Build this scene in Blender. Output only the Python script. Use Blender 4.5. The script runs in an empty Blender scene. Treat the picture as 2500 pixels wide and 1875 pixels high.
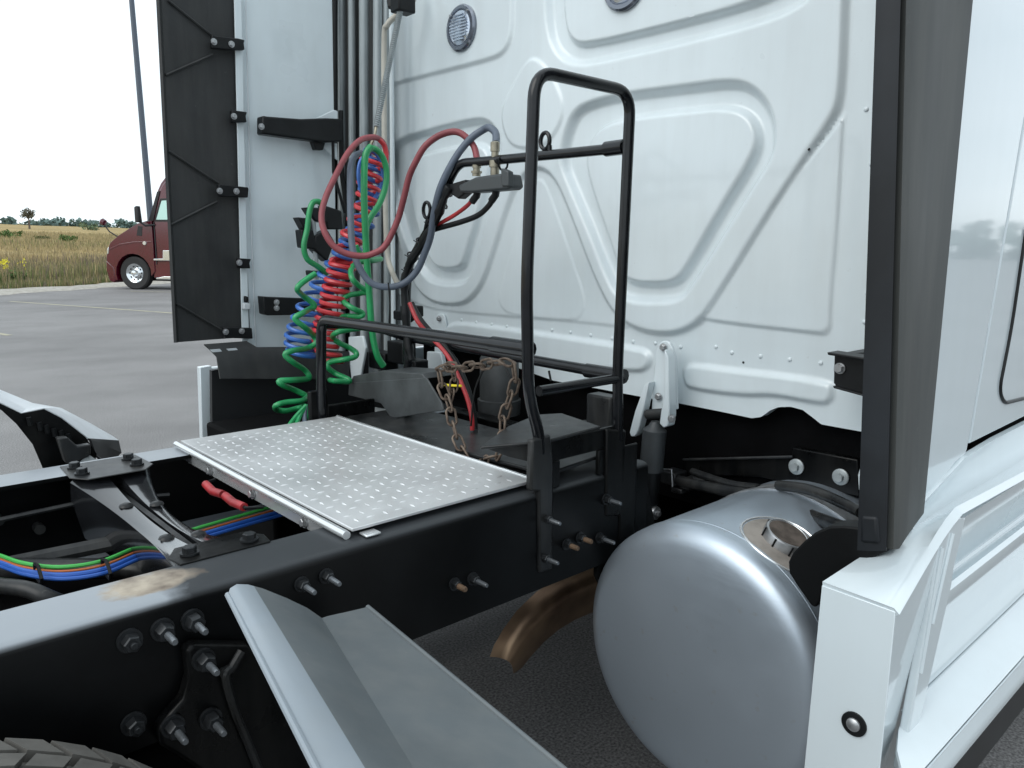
import bpy, math, random
import numpy as np
from mathutils import Vector, Matrix
random.seed(7); rng = np.random.default_rng(7)
S = bpy.context.scene
COL = S.collection
V = Vector

# ------------------------------------------------------------------ camera
yaw, pit, rol = math.radians(47.6), math.radians(10.0), math.radians(0.47)
Fw = V((math.cos(yaw)*math.cos(pit), math.sin(yaw)*math.cos(pit), -math.sin(pit)))
rt = V((math.sin(yaw), -math.cos(yaw), 0)); up = rt.cross(Fw)
Rt = rt*math.cos(rol)+up*math.sin(rol); Up = -rt*math.sin(rol)+up*math.cos(rol)
CAM = V((0, -1.63, 1.53)); FPX = 1900.0
cd = bpy.data.cameras.new('camera'); cam = bpy.data.objects.new('camera', cd); COL.objects.link(cam)
cd.sensor_width = 36; cd.lens = 36*FPX/2500; cd.clip_start = 0.05; cd.clip_end = 3000
m = Matrix.Identity(4)
for i in range(3): m[i][0], m[i][1], m[i][2], m[i][3] = Rt[i], Up[i], -Fw[i], CAM[i]
cam.matrix_world = m; S.camera = cam

# ------------------------------------------------------------------ light: overcast day
SUN_EL, SUN_AZ = 44, 180     # azimuth measured from +X towards +Y
w = bpy.data.worlds.new('World'); S.world = w; w.use_nodes = True
nt = w.node_tree; nt.nodes.clear()
def N(nt, t, **k):
    n = nt.nodes.new(t)
    for a, b in k.items(): setattr(n, a, b)
    return n
sky = N(nt, 'ShaderNodeTexSky', sky_type='NISHITA'); sky.sun_disc = False
sky.sun_elevation = math.radians(SUN_EL); sky.sun_rotation = math.radians(90-SUN_AZ)
tc = N(nt, 'ShaderNodeTexCoord'); mp = N(nt, 'ShaderNodeMapping'); mp.inputs['Scale'].default_value = (1.3, 1.3, 5)
ns = N(nt, 'ShaderNodeTexNoise'); ns.inputs['Scale'].default_value = 2.2; ns.inputs['Detail'].default_value = 5
rp = N(nt, 'ShaderNodeValToRGB')
rp.color_ramp.elements[0].position = .30; rp.color_ramp.elements[0].color = (9.6, 10.9, 11.7, 1)
rp.color_ramp.elements[1].position = .66; rp.color_ramp.elements[1].color = (12.4, 13.4, 14.0, 1)
mx = N(nt, 'ShaderNodeMix', data_type='RGBA'); mx.inputs[0].default_value = .88
bg = N(nt, 'ShaderNodeBackground'); bg.inputs['Strength'].default_value = .1
ow = N(nt, 'ShaderNodeOutputWorld')
L = nt.links.new
L(tc.outputs['Generated'], mp.inputs[0]); L(mp.outputs[0], ns.inputs[0]); L(ns.outputs[0], rp.inputs[0])
L(sky.outputs[0], mx.inputs[6]); L(rp.outputs[0], mx.inputs[7]); L(mx.outputs[2], bg.inputs[0]); L(bg.outputs[0], ow.inputs[0])
sl = bpy.data.lights.new('sun', 'SUN'); sl.energy = 1.15; sl.angle = math.radians(45); sl.color = (1, .97, .92)
so = bpy.data.objects.new('sun', sl); COL.objects.link(so)
az, el = math.radians(SUN_AZ), math.radians(SUN_EL)
so.rotation_euler = V((-math.cos(az)*math.cos(el), -math.sin(az)*math.cos(el), -math.sin(el))).to_track_quat('-Z', 'Y').to_euler()
S.view_settings.view_transform = 'Standard'; S.view_settings.look = 'None'
S.view_settings.exposure = 0.16; S.view_settings.gamma = 1
S.render.engine = 'CYCLES'

# ------------------------------------------------------------------ helpers
def P(px, py, X=None, Y=None, Z=None):
    """point of the real plane X=, Y= or Z= seen at a measured spot of the photograph"""
    d = Fw+Rt*((px-1250)/FPX)-Up*((py-937.5)/FPX)
    a, v = (0, X) if X is not None else (1, Y) if Y is not None else (2, Z)
    t = (v-CAM[a])/d[a]
    return CAM+d*t

W = {}
def put(name, data, parent=None, loc=None, mat4=None, label=None, cat=None, group=None, kind=None):
    o = bpy.data.objects.new(name, data); COL.objects.link(o)
    M = mat4 if mat4 is not None else Matrix.Translation(V(loc) if loc is not None else V((0, 0, 0)))
    W[o] = M
    if parent is not None:
        o.parent = parent; o.matrix_parent_inverse = W[parent].inverted()
    o.matrix_basis = M
    if label: o['label'] = label
    if cat: o['category'] = cat
    if group: o['group'] = group
    if kind: o['kind'] = kind
    return o

def frame(p0, p1):
    d = (V(p1)-V(p0)); l = d.length; d = d/l
    u = d.cross(V((0, 0, 1)))
    if u.length < 1e-4: u = V((1, 0, 0))
    u.normalize(); return d, u, d.cross(u), l

class MB:
    def __init__(s): s.v = []; s.f = []; s.mi = []
    def add(s, vs, fs, mi=0):
        b = len(s.v); s.v += [tuple(p) for p in vs]; s.f += [tuple(b+i for i in f) for f in fs]; s.mi += [mi]*len(fs); return s
    def box(s, a, b, mi=0):
        x0, y0, z0 = [min(a[i], b[i]) for i in range(3)]; x1, y1, z1 = [max(a[i], b[i]) for i in range(3)]
        vs = [(x0,y0,z0),(x1,y0,z0),(x1,y1,z0),(x0,y1,z0),(x0,y0,z1),(x1,y0,z1),(x1,y1,z1),(x0,y1,z1)]
        return s.add(vs, [(3,2,1,0),(4,5,6,7),(0,1,5,4),(1,2,6,5),(2,3,7,6),(3,0,4,7)], mi)
    def prism(s, pts, off, mi=0):
        n = len(pts); off = V(off); a = [V(p) for p in pts]
        nn = V((0,0,0))
        for i in range(n): nn += a[i].cross(a[(i+1) % n])
        if nn.dot(off) > 0: a = a[::-1]
        vs = a+[p+off for p in a]
        return s.add(vs, [tuple(range(n)), tuple(range(2*n-1, n-1, -1))]+[(i, i+n, (i+1) % n+n, (i+1) % n) for i in range(n)], mi)
    def tube(s, pts, r, n=8, cap=True, mi=0, closed=False):
        pts = [V(p) for p in pts]; m_ = len(pts)
        if not hasattr(r, '__len__'): r = [r]*m_
        u = None; vs = []
        for i in range(m_):
            a = pts[(i-1) % m_] if closed else pts[max(i-1, 0)]; b = pts[(i+1) % m_] if closed else pts[min(i+1, m_-1)]
            d = (b-a); d = d.normalized() if d.length > 1e-9 else V((0, 0, 1))
            if u is None:
                u = d.cross(V((0, 0, 1)))
                if u.length < .05: u = d.cross(V((1, 0, 0)))
            u = (u-d*u.dot(d)).normalized(); w_ = d.cross(u)
            for k in range(n):
                t = 2*math.pi*k/n; vs.append(pts[i]+(u*math.cos(t)+w_*math.sin(t))*r[i])
        fs = []
        for i in range(m_ if closed else m_-1):
            for k in range(n):
                a0 = i*n; a1 = ((i+1) % m_)*n
                fs.append((a0+k, a0+(k+1) % n, a1+(k+1) % n, a1+k))
        if cap and not closed: fs += [tuple(range(n-1, -1, -1)), tuple((m_-1)*n+k for k in range(n))]
        return s.add(vs, fs, mi)
    def cyl(s, p0, p1, r0, r1=None, n=16, mi=0):
        return s.tube([p0, p1], [r0, r0 if r1 is None else r1], n, True, mi)
    def lathe(s, o, ax, prof, n=32, mi=0, u=None, cap=True):
        """prof: list of (distance along axis, radius); closed ends where radius is 0"""
        ax = V(ax).normalized()
        if u is None:
            u = ax.cross(V((0, 0, 1)))
            if u.length < .05: u = ax.cross(V((1, 0, 0)))
        u = V(u).normalized(); w_ = ax.cross(u); vs = []
        for (t, r) in prof:
            for k in range(n):
                q = 2*math.pi*k/n; vs.append(V(o)+ax*t+(u*math.cos(q)+w_*math.sin(q))*r)
        fs = [(i*n+k, i*n+(k+1) % n, (i+1)*n+(k+1) % n, (i+1)*n+k) for i in range(len(prof)-1) for k in range(n)]
        if cap: fs += [tuple(range(n-1, -1, -1)), tuple((len(prof)-1)*n+k for k in range(n))]
        return s.add(vs, fs, mi)
    def sheet(s, rows, th, mi=0):
        """rows: list of point rows (grid), given thickness by a solid copy along the normal"""
        nr, nc = len(rows), len(rows[0]); g = [[V(p) for p in r] for r in rows]
        top = []; bot = []
        for i in range(nr):
            for j in range(nc):
                a = g[min(i+1, nr-1)][j]-g[max(i-1, 0)][j]; b = g[i][min(j+1, nc-1)]-g[i][max(j-1, 0)][j] if False else g[i][min(j+1, nc-1)]-g[i][max(j-1, 0)]
                nn = a.cross(b); nn = nn.normalized() if nn.length > 1e-9 else V((0, 0, 1))
                top.append(g[i][j]); bot.append(g[i][j]+nn*th)
        o = nr*nc; fs = []
        for i in range(nr-1):
            for j in range(nc-1):
                q = (i*nc+j, i*nc+j+1, (i+1)*nc+j+1, (i+1)*nc+j); fs.append(q); fs.append(tuple(o+k for k in q[::-1]))
        ring = [(0, j) for j in range(nc)]+[(i, nc-1) for i in range(1, nr)]+[(nr-1, j) for j in range(nc-2, -1, -1)]+[(i, 0) for i in range(nr-2, 0, -1)]
        for k in range(len(ring)):
            a = ring[k][0]*nc+ring[k][1]; b = ring[(k+1) % len(ring)][0]*nc+ring[(k+1) % len(ring)][1]
            fs.append((b, a, o+a, o+b))
        return s.add(top+bot, fs, mi)
    def mesh(s, name, mats, smooth=40, fix=True):
        me = bpy.data.meshes.new(name); me.from_pydata(s.v, [], s.f)
        for mm in (mats if isinstance(mats, (list, tuple)) else [mats]): me.materials.append(mm)
        if max(s.mi, default=0) > 0: me.polygons.foreach_set('material_index', s.mi)
        if fix:
            import bmesh
            b = bmesh.new(); b.from_mesh(me); bmesh.ops.recalc_face_normals(b, faces=b.faces); b.to_mesh(me); b.free()
        if smooth:
            me.polygons.foreach_set('use_smooth', [True]*len(me.polygons))
            me.set_sharp_from_angle(angle=math.radians(smooth))
        me.update(); return me
    def build(s, name, mats, parent=None, smooth=40, bevel=0, seg=2, fix=True, **k):
        o = put(name, s.mesh(name, mats, smooth, fix), parent, **k)
        if bevel:
            b = o.modifiers.new('bevel', 'BEVEL'); b.width = bevel; b.segments = seg; b.limit_method = 'ANGLE'; b.angle_limit = math.radians(35)
            b.harden_normals = False
        return o

def curve(pts, per=6, closed=False):
    """Catmull-Rom through the points"""
    p = [V(q) for q in pts]; out = []; n = len(p)
    for i in range(n if closed else n-1):
        if closed: a, b, c, d = p[(i-1) % n], p[i], p[(i+1) % n], p[(i+2) % n]
        else: a, b, c, d = p[max(i-1, 0)], p[i], p[i+1], p[min(i+2, n-1)]
        for k in range(per):
            t = k/per
            out.append(.5*((2*b)+(c-a)*t+(2*a-5*b+4*c-d)*t*t+(3*b-a-3*c+d)*t**3))
    if not closed: out.append(p[-1])
    return out
def fillet(pts, r, n=6):
    """polyline with rounded corners"""
    p = [V(q) for q in pts]; out = [p[0]]
    for i in range(1, len(p)-1):
        a, b, c = p[i-1], p[i], p[i+1]
        rr = min(r, (a-b).length*.49, (c-b).length*.49)
        s0 = b+(a-b).normalized()*rr; s1 = b+(c-b).normalized()*rr
        for k in range(n+1):
            t = k/n; out.append((1-t)**2*s0+2*t*(1-t)*b+t*t*s1)
    out.append(p[-1]); return out

# ------------------------------------------------------------------ materials
def mat(name, col, rough=.5, metal=0, coat=0, spec=.5, var=0, vs=8, bump=0, bs=40, col2=None, rvar=0, stretch=None, crough=.08, detail=4):
    m_ = bpy.data.materials.new(name); m_.use_nodes = True; n = m_.node_tree; b = n.nodes['Principled BSDF']
    b.inputs['Base Color'].default_value = (*col, 1); b.inputs['Roughness'].default_value = rough; b.inputs['Metallic'].default_value = metal
    b.inputs['Coat Weight'].default_value = coat; b.inputs['Coat Roughness'].default_value = crough; b.inputs['Specular IOR Level'].default_value = spec
    t = n.nodes.new('ShaderNodeTexCoord'); src = t.outputs['Object']
    if stretch:
        mpp = n.nodes.new('ShaderNodeMapping'); mpp.inputs['Scale'].default_value = stretch; n.links.new(src, mpp.inputs[0]); src = mpp.outputs[0]
    if var or col2 or rvar:
        ns = n.nodes.new('ShaderNodeTexNoise'); ns.inputs['Scale'].default_value = vs; ns.inputs['Detail'].default_value = detail; ns.inputs['Roughness'].default_value = .6
        n.links.new(src, ns.inputs[0])
        c2 = col2 if col2 else tuple(max(0, c*(1-var)) for c in col); c1 = col if col2 else tuple(min(1, c*(1+var*.5)) for c in col)
        r = n.nodes.new('ShaderNodeValToRGB'); r.color_ramp.elements[0].position = .35; r.color_ramp.elements[1].position = .65
        r.color_ramp.elements[0].color = (*c2, 1); r.color_ramp.elements[1].color = (*c1, 1)
        n.links.new(ns.outputs[0], r.inputs[0]); n.links.new(r.outputs[0], b.inputs['Base Color'])
        if rvar:
            mr = n.nodes.new('ShaderNodeMapRange'); mr.inputs['From Min'].default_value = .3; mr.inputs['From Max'].default_value = .7
            mr.inputs['To Min'].default_value = max(.02, rough-rvar); mr.inputs['To Max'].default_value = min(1, rough+rvar)
            n.links.new(ns.outputs[0], mr.inputs[0]); n.links.new(mr.outputs[0], b.inputs['Roughness'])
    if bump:
        n2 = n.nodes.new('ShaderNodeTexNoise'); n2.inputs['Scale'].default_value = bs; n2.inputs['Detail'].default_value = 3
        bp = n.nodes.new('ShaderNodeBump'); bp.inputs['Strength'].default_value = bump; bp.inputs['Distance'].default_value = .01
        n.links.new(src, n2.inputs[0]); n.links.new(n2.outputs[0], bp.inputs['Height']); n.links.new(bp.outputs[0], b.inputs['Normal'])
    return m_
WHITE = mat('white_paint', (.69, .765, .795), .32, coat=.6, var=.045, vs=2.2, rvar=.05)
def grime(m_, amt, spots=.5):
    """road film: soft vertical streaks and small scuffs over the paint"""
    n = m_.node_tree; b = n.nodes['Principled BSDF']; t = n.nodes['Texture Coordinate']
    mp_ = n.nodes.new('ShaderNodeMapping'); mp_.inputs['Scale'].default_value = (7, 7, .9); n.links.new(t.outputs['Object'], mp_.inputs[0])
    a_ = n.nodes.new('ShaderNodeTexNoise'); a_.inputs['Scale'].default_value = 2.5; a_.inputs['Detail'].default_value = 7; a_.inputs['Roughness'].default_value = .62; n.links.new(mp_.outputs[0], a_.inputs[0])
    r_ = n.nodes.new('ShaderNodeMapRange'); r_.inputs['From Min'].default_value = .42; r_.inputs['From Max'].default_value = .75; r_.inputs['To Max'].default_value = amt; n.links.new(a_.outputs[0], r_.inputs[0])
    v_ = n.nodes.new('ShaderNodeTexNoise'); v_.inputs['Scale'].default_value = 55; v_.inputs['Detail'].default_value = 4; n.links.new(t.outputs['Object'], v_.inputs[0])
    r2 = n.nodes.new('ShaderNodeMapRange'); r2.inputs['From Min'].default_value = .70; r2.inputs['From Max'].default_value = .80; r2.inputs['To Max'].default_value = spots; n.links.new(v_.outputs[0], r2.inputs[0])
    mxm = n.nodes.new('ShaderNodeMath'); mxm.operation = 'MAXIMUM'; n.links.new(r_.outputs[0], mxm.inputs[0]); n.links.new(r2.outputs[0], mxm.inputs[1])
    mx_ = n.nodes.new('ShaderNodeMix'); mx_.data_type = 'RGBA'; L_ = b.inputs['Base Color'].links
    n.links.new(mxm.outputs[0], mx_.inputs[0])
    if L_: n.links.new(L_[0].from_socket, mx_.inputs[6])
    else: mx_.inputs[6].default_value = b.inputs['Base Color'].default_value
    mx_.inputs[7].default_value = (.30, .29, .26, 1); n.links.new(mx_.outputs[2], b.inputs['Base Color'])
grime(WHITE, .075, .22)
WHITE2 = mat('white_side_paint', (.64, .71, .74), .18, coat=1, var=.03, vs=2, crough=.04)
grime(WHITE2, .04, .12)
BLK = mat('black_frame_paint', (.003, .0034, .0038), .34, spec=.17, var=.5, vs=9, rvar=.12, bump=.05, bs=60)
BLKG = mat('dusty_black_paint', (.018, .0195, .021), .36, spec=.3, var=.6, vs=7, rvar=.12)
GLOSS = mat('glossy_crossmember', (.012, .013, .015), .24, coat=1, var=.5, vs=8, crough=.10)
grime(BLKG, .10, .30); grime(BLK, .03, .10)
TUBEM = mat('black_tube_paint', (.006, .007, .009), .25, coat=.25, spec=.3, var=.5, vs=20)
RUB = mat('black_rubber', (.021, .023, .024), .62, var=.35, vs=5, rvar=.08, bump=.05, bs=90)
RUBG = mat('weathered_rubber', (.046, .050, .049), .55, var=.22, vs=3, stretch=(3, 3, .6), rvar=.08)
PLA = mat('black_plastic', (.007, .008, .009), .42, spec=.3, var=.4, vs=12)
MATTE = mat('sooty_black', (.0025, .0026, .003), .85, spec=.08, var=.4, vs=10)
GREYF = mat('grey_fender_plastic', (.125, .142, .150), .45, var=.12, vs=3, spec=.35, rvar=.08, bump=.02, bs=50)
GREYC = mat('painted_lit_fender_crown', (.27, .31, .345), .45, var=.08, vs=3, spec=.4, rvar=.05)  # lighter copy of the fender grey, sky light painted into the crown band
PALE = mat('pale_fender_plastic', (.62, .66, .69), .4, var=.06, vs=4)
grime(GREYF, .14, .30); grime(GREYC, .12, .25); grime(RUBG, .10, .15); grime(RUB, .06, .15); grime(PALE, .2, .2)
STEEL = mat('zinc_steel', (.48, .49, .50), .38, metal=.8, var=.25, vs=25, rvar=.1)
BOLTM = mat('dark_bolt', (.030, .033, .036), .40, metal=.5, var=.4, vs=30)
BOLTG = mat('bright_stud', (.24, .26, .28), .35, metal=.7, var=.3, vs=30)
RUSTB = mat('rusty_bolt', (.16, .10, .06), .7, var=.4, vs=40)
GALV = mat('galvanised_tube', (.40, .44, .45), .42, metal=.35, var=.22, vs=14, stretch=(1, 1, .25), rvar=.1)
ALU = mat('aluminium_plate', (.69, .705, .71), .42, metal=.5, var=.07, vs=5, rvar=.08)
grime(ALU, .07, .30)
ALUE = mat('aluminium_edge', (.78, .80, .81), .25, metal=.7)
def tank_mat():
    m_ = mat('brushed_tank', (.50, .57, .64), .36, metal=.72, var=.06, vs=1.6, detail=2); n = m_.node_tree; b = n.nodes['Principled BSDF']; t = n.nodes['Texture Coordinate']
    mp_ = n.nodes.new('ShaderNodeMapping'); mp_.inputs['Scale'].default_value = (1.5, 1.5, 90); n.links.new(t.outputs['Object'], mp_.inputs[0])
    a_ = n.nodes.new('ShaderNodeTexNoise'); a_.inputs['Scale'].default_value = 3; a_.inputs['Detail'].default_value = 4; n.links.new(mp_.outputs[0], a_.inputs[0])
    c_ = n.nodes.new('ShaderNodeTexNoise'); c_.inputs['Scale'].default_value = 2.6; c_.inputs['Detail'].default_value = 7; c_.inputs['Roughness'].default_value = .7; n.links.new(t.outputs['Object'], c_.inputs[0])
    ad = n.nodes.new('ShaderNodeMath'); ad.operation = 'MULTIPLY_ADD'; n.links.new(a_.outputs[0], ad.inputs[0]); ad.inputs[1].default_value = .4; n.links.new(c_.outputs[0], ad.inputs[2])
    mr = n.nodes.new('ShaderNodeMapRange'); mr.inputs['From Min'].default_value = .45; mr.inputs['From Max'].default_value = .95; mr.inputs['To Min'].default_value = .30; mr.inputs['To Max'].default_value = .50; n.links.new(ad.outputs[0], mr.inputs[0]); n.links.new(mr.outputs[0], b.inputs['Roughness'])
    # dried water spots and road film
    v_ = n.nodes.new('ShaderNodeTexNoise'); v_.inputs['Scale'].default_value = 38; v_.inputs['Detail'].default_value = 3; n.links.new(t.outputs['Object'], v_.inputs[0])
    rp_ = n.nodes.new('ShaderNodeValToRGB'); rp_.color_ramp.elements[0].position = .66; rp_.color_ramp.elements[0].color = (0, 0, 0, 1); rp_.color_ramp.elements[1].position = .74; rp_.color_ramp.elements[1].color = (.35, .35, .35, 1); n.links.new(v_.outputs[0], rp_.inputs[0])
    mx_ = n.nodes.new('ShaderNodeMix'); mx_.data_type = 'RGBA'; src_ = b.inputs['Base Color'].links[0].from_socket; n.links.new(rp_.outputs[0], mx_.inputs[0]); n.links.new(src_, mx_.inputs[6]); mx_.inputs[7].default_value = (.40, .40, .38, 1); n.links.new(mx_.outputs[2], b.inputs['Base Color'])
    bp = n.nodes.new('ShaderNodeBump'); bp.inputs['Strength'].default_value = .04; bp.inputs['Distance'].default_value = .002; n.links.new(a_.outputs[0], bp.inputs['Height']); n.links.new(bp.outputs[0], b.inputs['Normal'])
    return m_
TANK = tank_mat()
TANKD = mat('dusty_filler', (.33, .30, .27), .7, metal=.2, var=.25, vs=20)
CAPD = mat('rust_stained_cap', (.16, .13, .11), .65, metal=.3, col2=(.07, .055, .045), vs=30)
RUST = mat('rusty_pipe', (.40, .27, .17), .38, metal=.7, col2=(.16, .10, .065), vs=5, detail=3)
CHAINM = mat('rusty_chain', (.20, .155, .12), .6, metal=.5, col2=(.09, .06, .045), vs=60)
REDH = mat('red_air_line', (.56, .04, .05), .35, coat=.2, var=.15, vs=15)
BLUEH = mat('blue_air_line', (.04, .14, .45), .35, coat=.2, var=.15, vs=15)
GREENH = mat('green_cable', (.02, .30, .10), .35, coat=.2, var=.15, vs=12)
MARO = mat('faded_red_hose', (.26, .055, .065), .5, var=.3, vs=6)
GREYH = mat('blue_grey_hose', (.10, .125, .165), .45, var=.2, vs=9)
TANH = mat('cream_hose', (.50, .48, .42), .5, var=.12, vs=9)
BRASS = mat('brass_fitting', (.34, .31, .24), .4, metal=.7, var=.25, vs=50)
REDP = mat('red_pvc', (.36, .025, .03), .45, var=.3, vs=20)
YEL = mat('yellow_tie', (.75, .60, .02), .5)
HGREY = mat('grey_holder', (.045, .052, .055), .45)
TYRE = mat('tyre_rubber', (.11, .105, .095), .8, var=.3, vs=12, bump=.1, bs=50)
LENS = bpy.data.materials.new('clear_lens'); LENS.use_nodes = True
_b = LENS.node_tree.nodes['Principled BSDF']; _b.inputs['Base Color'].default_value = (.55, .62, .72, 1); _b.inputs['Metallic'].default_value = .55; _b.inputs['Roughness'].default_value = .12; _b.inputs['Coat Weight'].default_value = 1
LRIM = mat('lamp_rim', (.16, .18, .22), .2, metal=.6, coat=1)
SAND = mat('sand_dirt', (.42, .36, .28), .9, col2=(.20, .16, .12), vs=22, bump=.2, bs=90)

# ================================================================== SETTING
# ground: worn asphalt lot
def asphalt(name, base, scale=1):
    m_ = bpy.data.materials.new(name); m_.use_nodes = True; n = m_.node_tree; b = n.nodes['Principled BSDF']; b.inputs['Roughness'].default_value = .85
    t = n.nodes.new('ShaderNodeTexCoord')
    a = n.nodes.new('ShaderNodeTexNoise'); a.inputs['Scale'].default_value = .42; a.inputs['Detail'].default_value = 8; a.inputs['Roughness'].default_value = .62
    mp_ = n.nodes.new('ShaderNodeMapping'); mp_.inputs['Scale'].default_value = (.75, 1.05, 1); mp_.inputs['Rotation'].default_value = (0, 0, .5)
    c = n.nodes.new('ShaderNodeTexNoise'); c.inputs['Scale'].default_value = 110; c.inputs['Detail'].default_value = 2
    n.links.new(t.outputs['Object'], mp_.inputs[0]); n.links.new(mp_.outputs[0], a.inputs[0]); n.links.new(t.outputs['Object'], c.inputs[0])
    r = n.nodes.new('ShaderNodeValToRGB'); r.color_ramp.elements[0].position = .36; r.color_ramp.elements[1].position = .66
    r.color_ramp.elements[0].color = (*[x*.72 for x in base], 1); r.color_ramp.elements[1].color = (*[x*1.1 for x in base], 1)
    r2 = n.nodes.new('ShaderNodeValToRGB'); r2.color_ramp.elements[0].position = .3; r2.color_ramp.elements[1].position = .7
    r2.color_ramp.elements[0].color = (.42, .42, .42, 1); r2.color_ramp.elements[1].color = (1.5, 1.5, 1.5, 1)
    mu = n.nodes.new('ShaderNodeMix'); mu.data_type = 'RGBA'; mu.blend_type = 'MULTIPLY'; mu.inputs[0].default_value = 1
    n.links.new(a.outputs[0], r.inputs[0]); n.links.new(c.outputs[0], r2.inputs[0]); n.links.new(r.outputs[0], mu.inputs[6]); n.links.new(r2.outputs[0], mu.inputs[7]); n.links.new(mu.outputs[2], b.inputs['Base Color'])
    bp = n.nodes.new('ShaderNodeBump'); bp.inputs['Strength'].default_value = .35; bp.inputs['Distance'].default_value = .006
    n.links.new(c.outputs[0], bp.inputs['Height']); n.links.new(bp.outputs[0], b.inputs['Normal'])
    return m_
ASPH = asphalt('worn_asphalt', (.225, .220, .218))
# edge of the lot runs from E0 to E1 (and on beyond both)
E0, E1 = P(0, 716, Z=0), P(430, 688, Z=0)
ed = (E1-E0).normalized(); en = V((-ed.y, ed.x, 0))          # en points away from the lot, into the field
if en.dot(V((0, 1, 0))) < 0: en = -en
A0 = E0-ed*700; A1 = E0+ed*700
MB().add([A0, A1, A1-en*900, A0-en*900], [(0, 1, 2, 3)]).build('ground', ASPH, kind='structure', smooth=0)
# field: gently rising beyond the lot, one sheet to the horizon
SL = .0335
def fz(d): return -.02+.06*min(1, d/3)+SL*max(0, d-2)*(1 if d < 420 else 420/d) if d > 0 else -.02
GR = bpy.data.materials.new('dry_field'); GR.use_nodes = True
n = GR.node_tree; b = n.nodes['Principled BSDF']; b.inputs['Roughness'].default_value = .95; b.inputs['Specular IOR Level'].default_value = .1
t = n.nodes.new('ShaderNodeTexCoord'); mp2 = n.nodes.new('ShaderNodeMapping'); mp2.inputs['Scale'].default_value = (.5, 1, 1); mp2.inputs['Rotation'].default_value = (0, 0, -math.atan2(ed.y, ed.x))
a = n.nodes.new('ShaderNodeTexNoise'); a.inputs['Scale'].default_value = .11; a.inputs['Detail'].default_value = 8; a.inputs['Roughness'].default_value = .7
r = n.nodes.new('ShaderNodeValToRGB'); e = r.color_ramp.elements
e[0].position = .32; e[0].color = (.13, .115, .055, 1); e[1].position = .70; e[1].color = (.40, .32, .17, 1)
x = e.new(.45); x.color = (.27, .21, .10, 1); x = e.new(.56); x.color = (.40, .30, .14, 1)
n.links.new(t.outputs['Object'], mp2.inputs[0]); n.links.new(mp2.outputs[0], a.inputs[0]); n.links.new(a.outputs[0], r.inputs[0]); n.links.new(r.outputs[0], b.inputs['Base Color'])
rows = []
ds = [0, .6, 2, 5, 10, 20, 40, 70, 110, 160, 230, 330, 420, 700, 1200]
for d in ds:
    rows.append([E0+ed*s_+en*d+V((0, 0, fz(d)+.15*math.sin(s_*.03+d*.02)*min(1, d/60))) for s_ in range(-700, 701, 28)])
mbf = MB(); nc = len(rows[0])
mbf.add([p for r_ in rows for p in r_], [(i*nc+j, i*nc+j+1, (i+1)*nc+j+1, (i+1)*nc+j) for i in range(len(rows)-1) for j in range(nc-1)])
mbf.build('field', GR, kind='structure', smooth=80)
# gravel verge along the edge
GRV = mat('pale_gravel', (.44, .42, .38), .95, col2=(.28, .26, .22), vs=9, bump=.3, bs=30)
vr = []
for s_ in np.arange(-60, 90, .6):
    q = E0+ed*float(s_); k0 = .12*math.sin(s_*2.1)+.1*math.sin(s_*5.3+1); k1 = .25*math.sin(s_*1.3)+.2*math.sin(s_*3.7)
    vr.append([q+en*(-.75+k0)+V((0, 0, .004)), q+en*(-.2)+V((0, 0, .05)), q+en*(.5+k1)+V((0, 0, .075)), q+en*(1.1+k1)+V((0, 0, .0))])
nc = 4; g = MB(); g.add([p for r_ in vr for p in r_], [(i*nc+j, i*nc+j+1, (i+1)*nc+j+1, (i+1)*nc+j) for i in range(len(vr)-1) for j in range(3)])
g.build('gravel_verge', GRV, kind='structure', smooth=60)
# painted bay lines
PL = mat('faded_yellow_line', (.46, .43, .30), .85, col2=(.30, .29, .23), vs=5)
def line(a_, b_, wd):
    a_, b_ = V(a_), V(b_); d = (b_-a_).normalized(); s_ = V((-d.y, d.x, 0))*wd/2; z = V((0, 0, .004))
    MB().add([a_+s_+z, b_+s_+z, b_-s_+z, a_-s_+z], [(0, 1, 2, 3)]).build('parking_line', PL, kind='structure', smooth=0)
l0, l1 = P(40, 737, Z=0), P(426, 765, Z=0); line(l0-(l1-l0)*.05, l1+(l1-l0)*.9, .11)
l0, l1 = P(-60, 806, Z=0), P(24, 819, Z=0); line(l0, l1, .11)
l0, l1 = P(318, 711, Z=0), P(520, 716, Z=0); line(l0, l1, .12)

def at_field(px, d):
    """point of the field at distance d past the lot edge, along the view column px"""
    dirv = (P(px, 620, Z=0)-CAM); dirv.z = 0; dirv.normalize()
    base = V((CAM.x, CAM.y, 0)); k = (E0-base).dot(en)/dirv.dot(en); t_ = k+d/dirv.dot(en)
    q = base+dirv*t_; q.z = fz(d); return q
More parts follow.
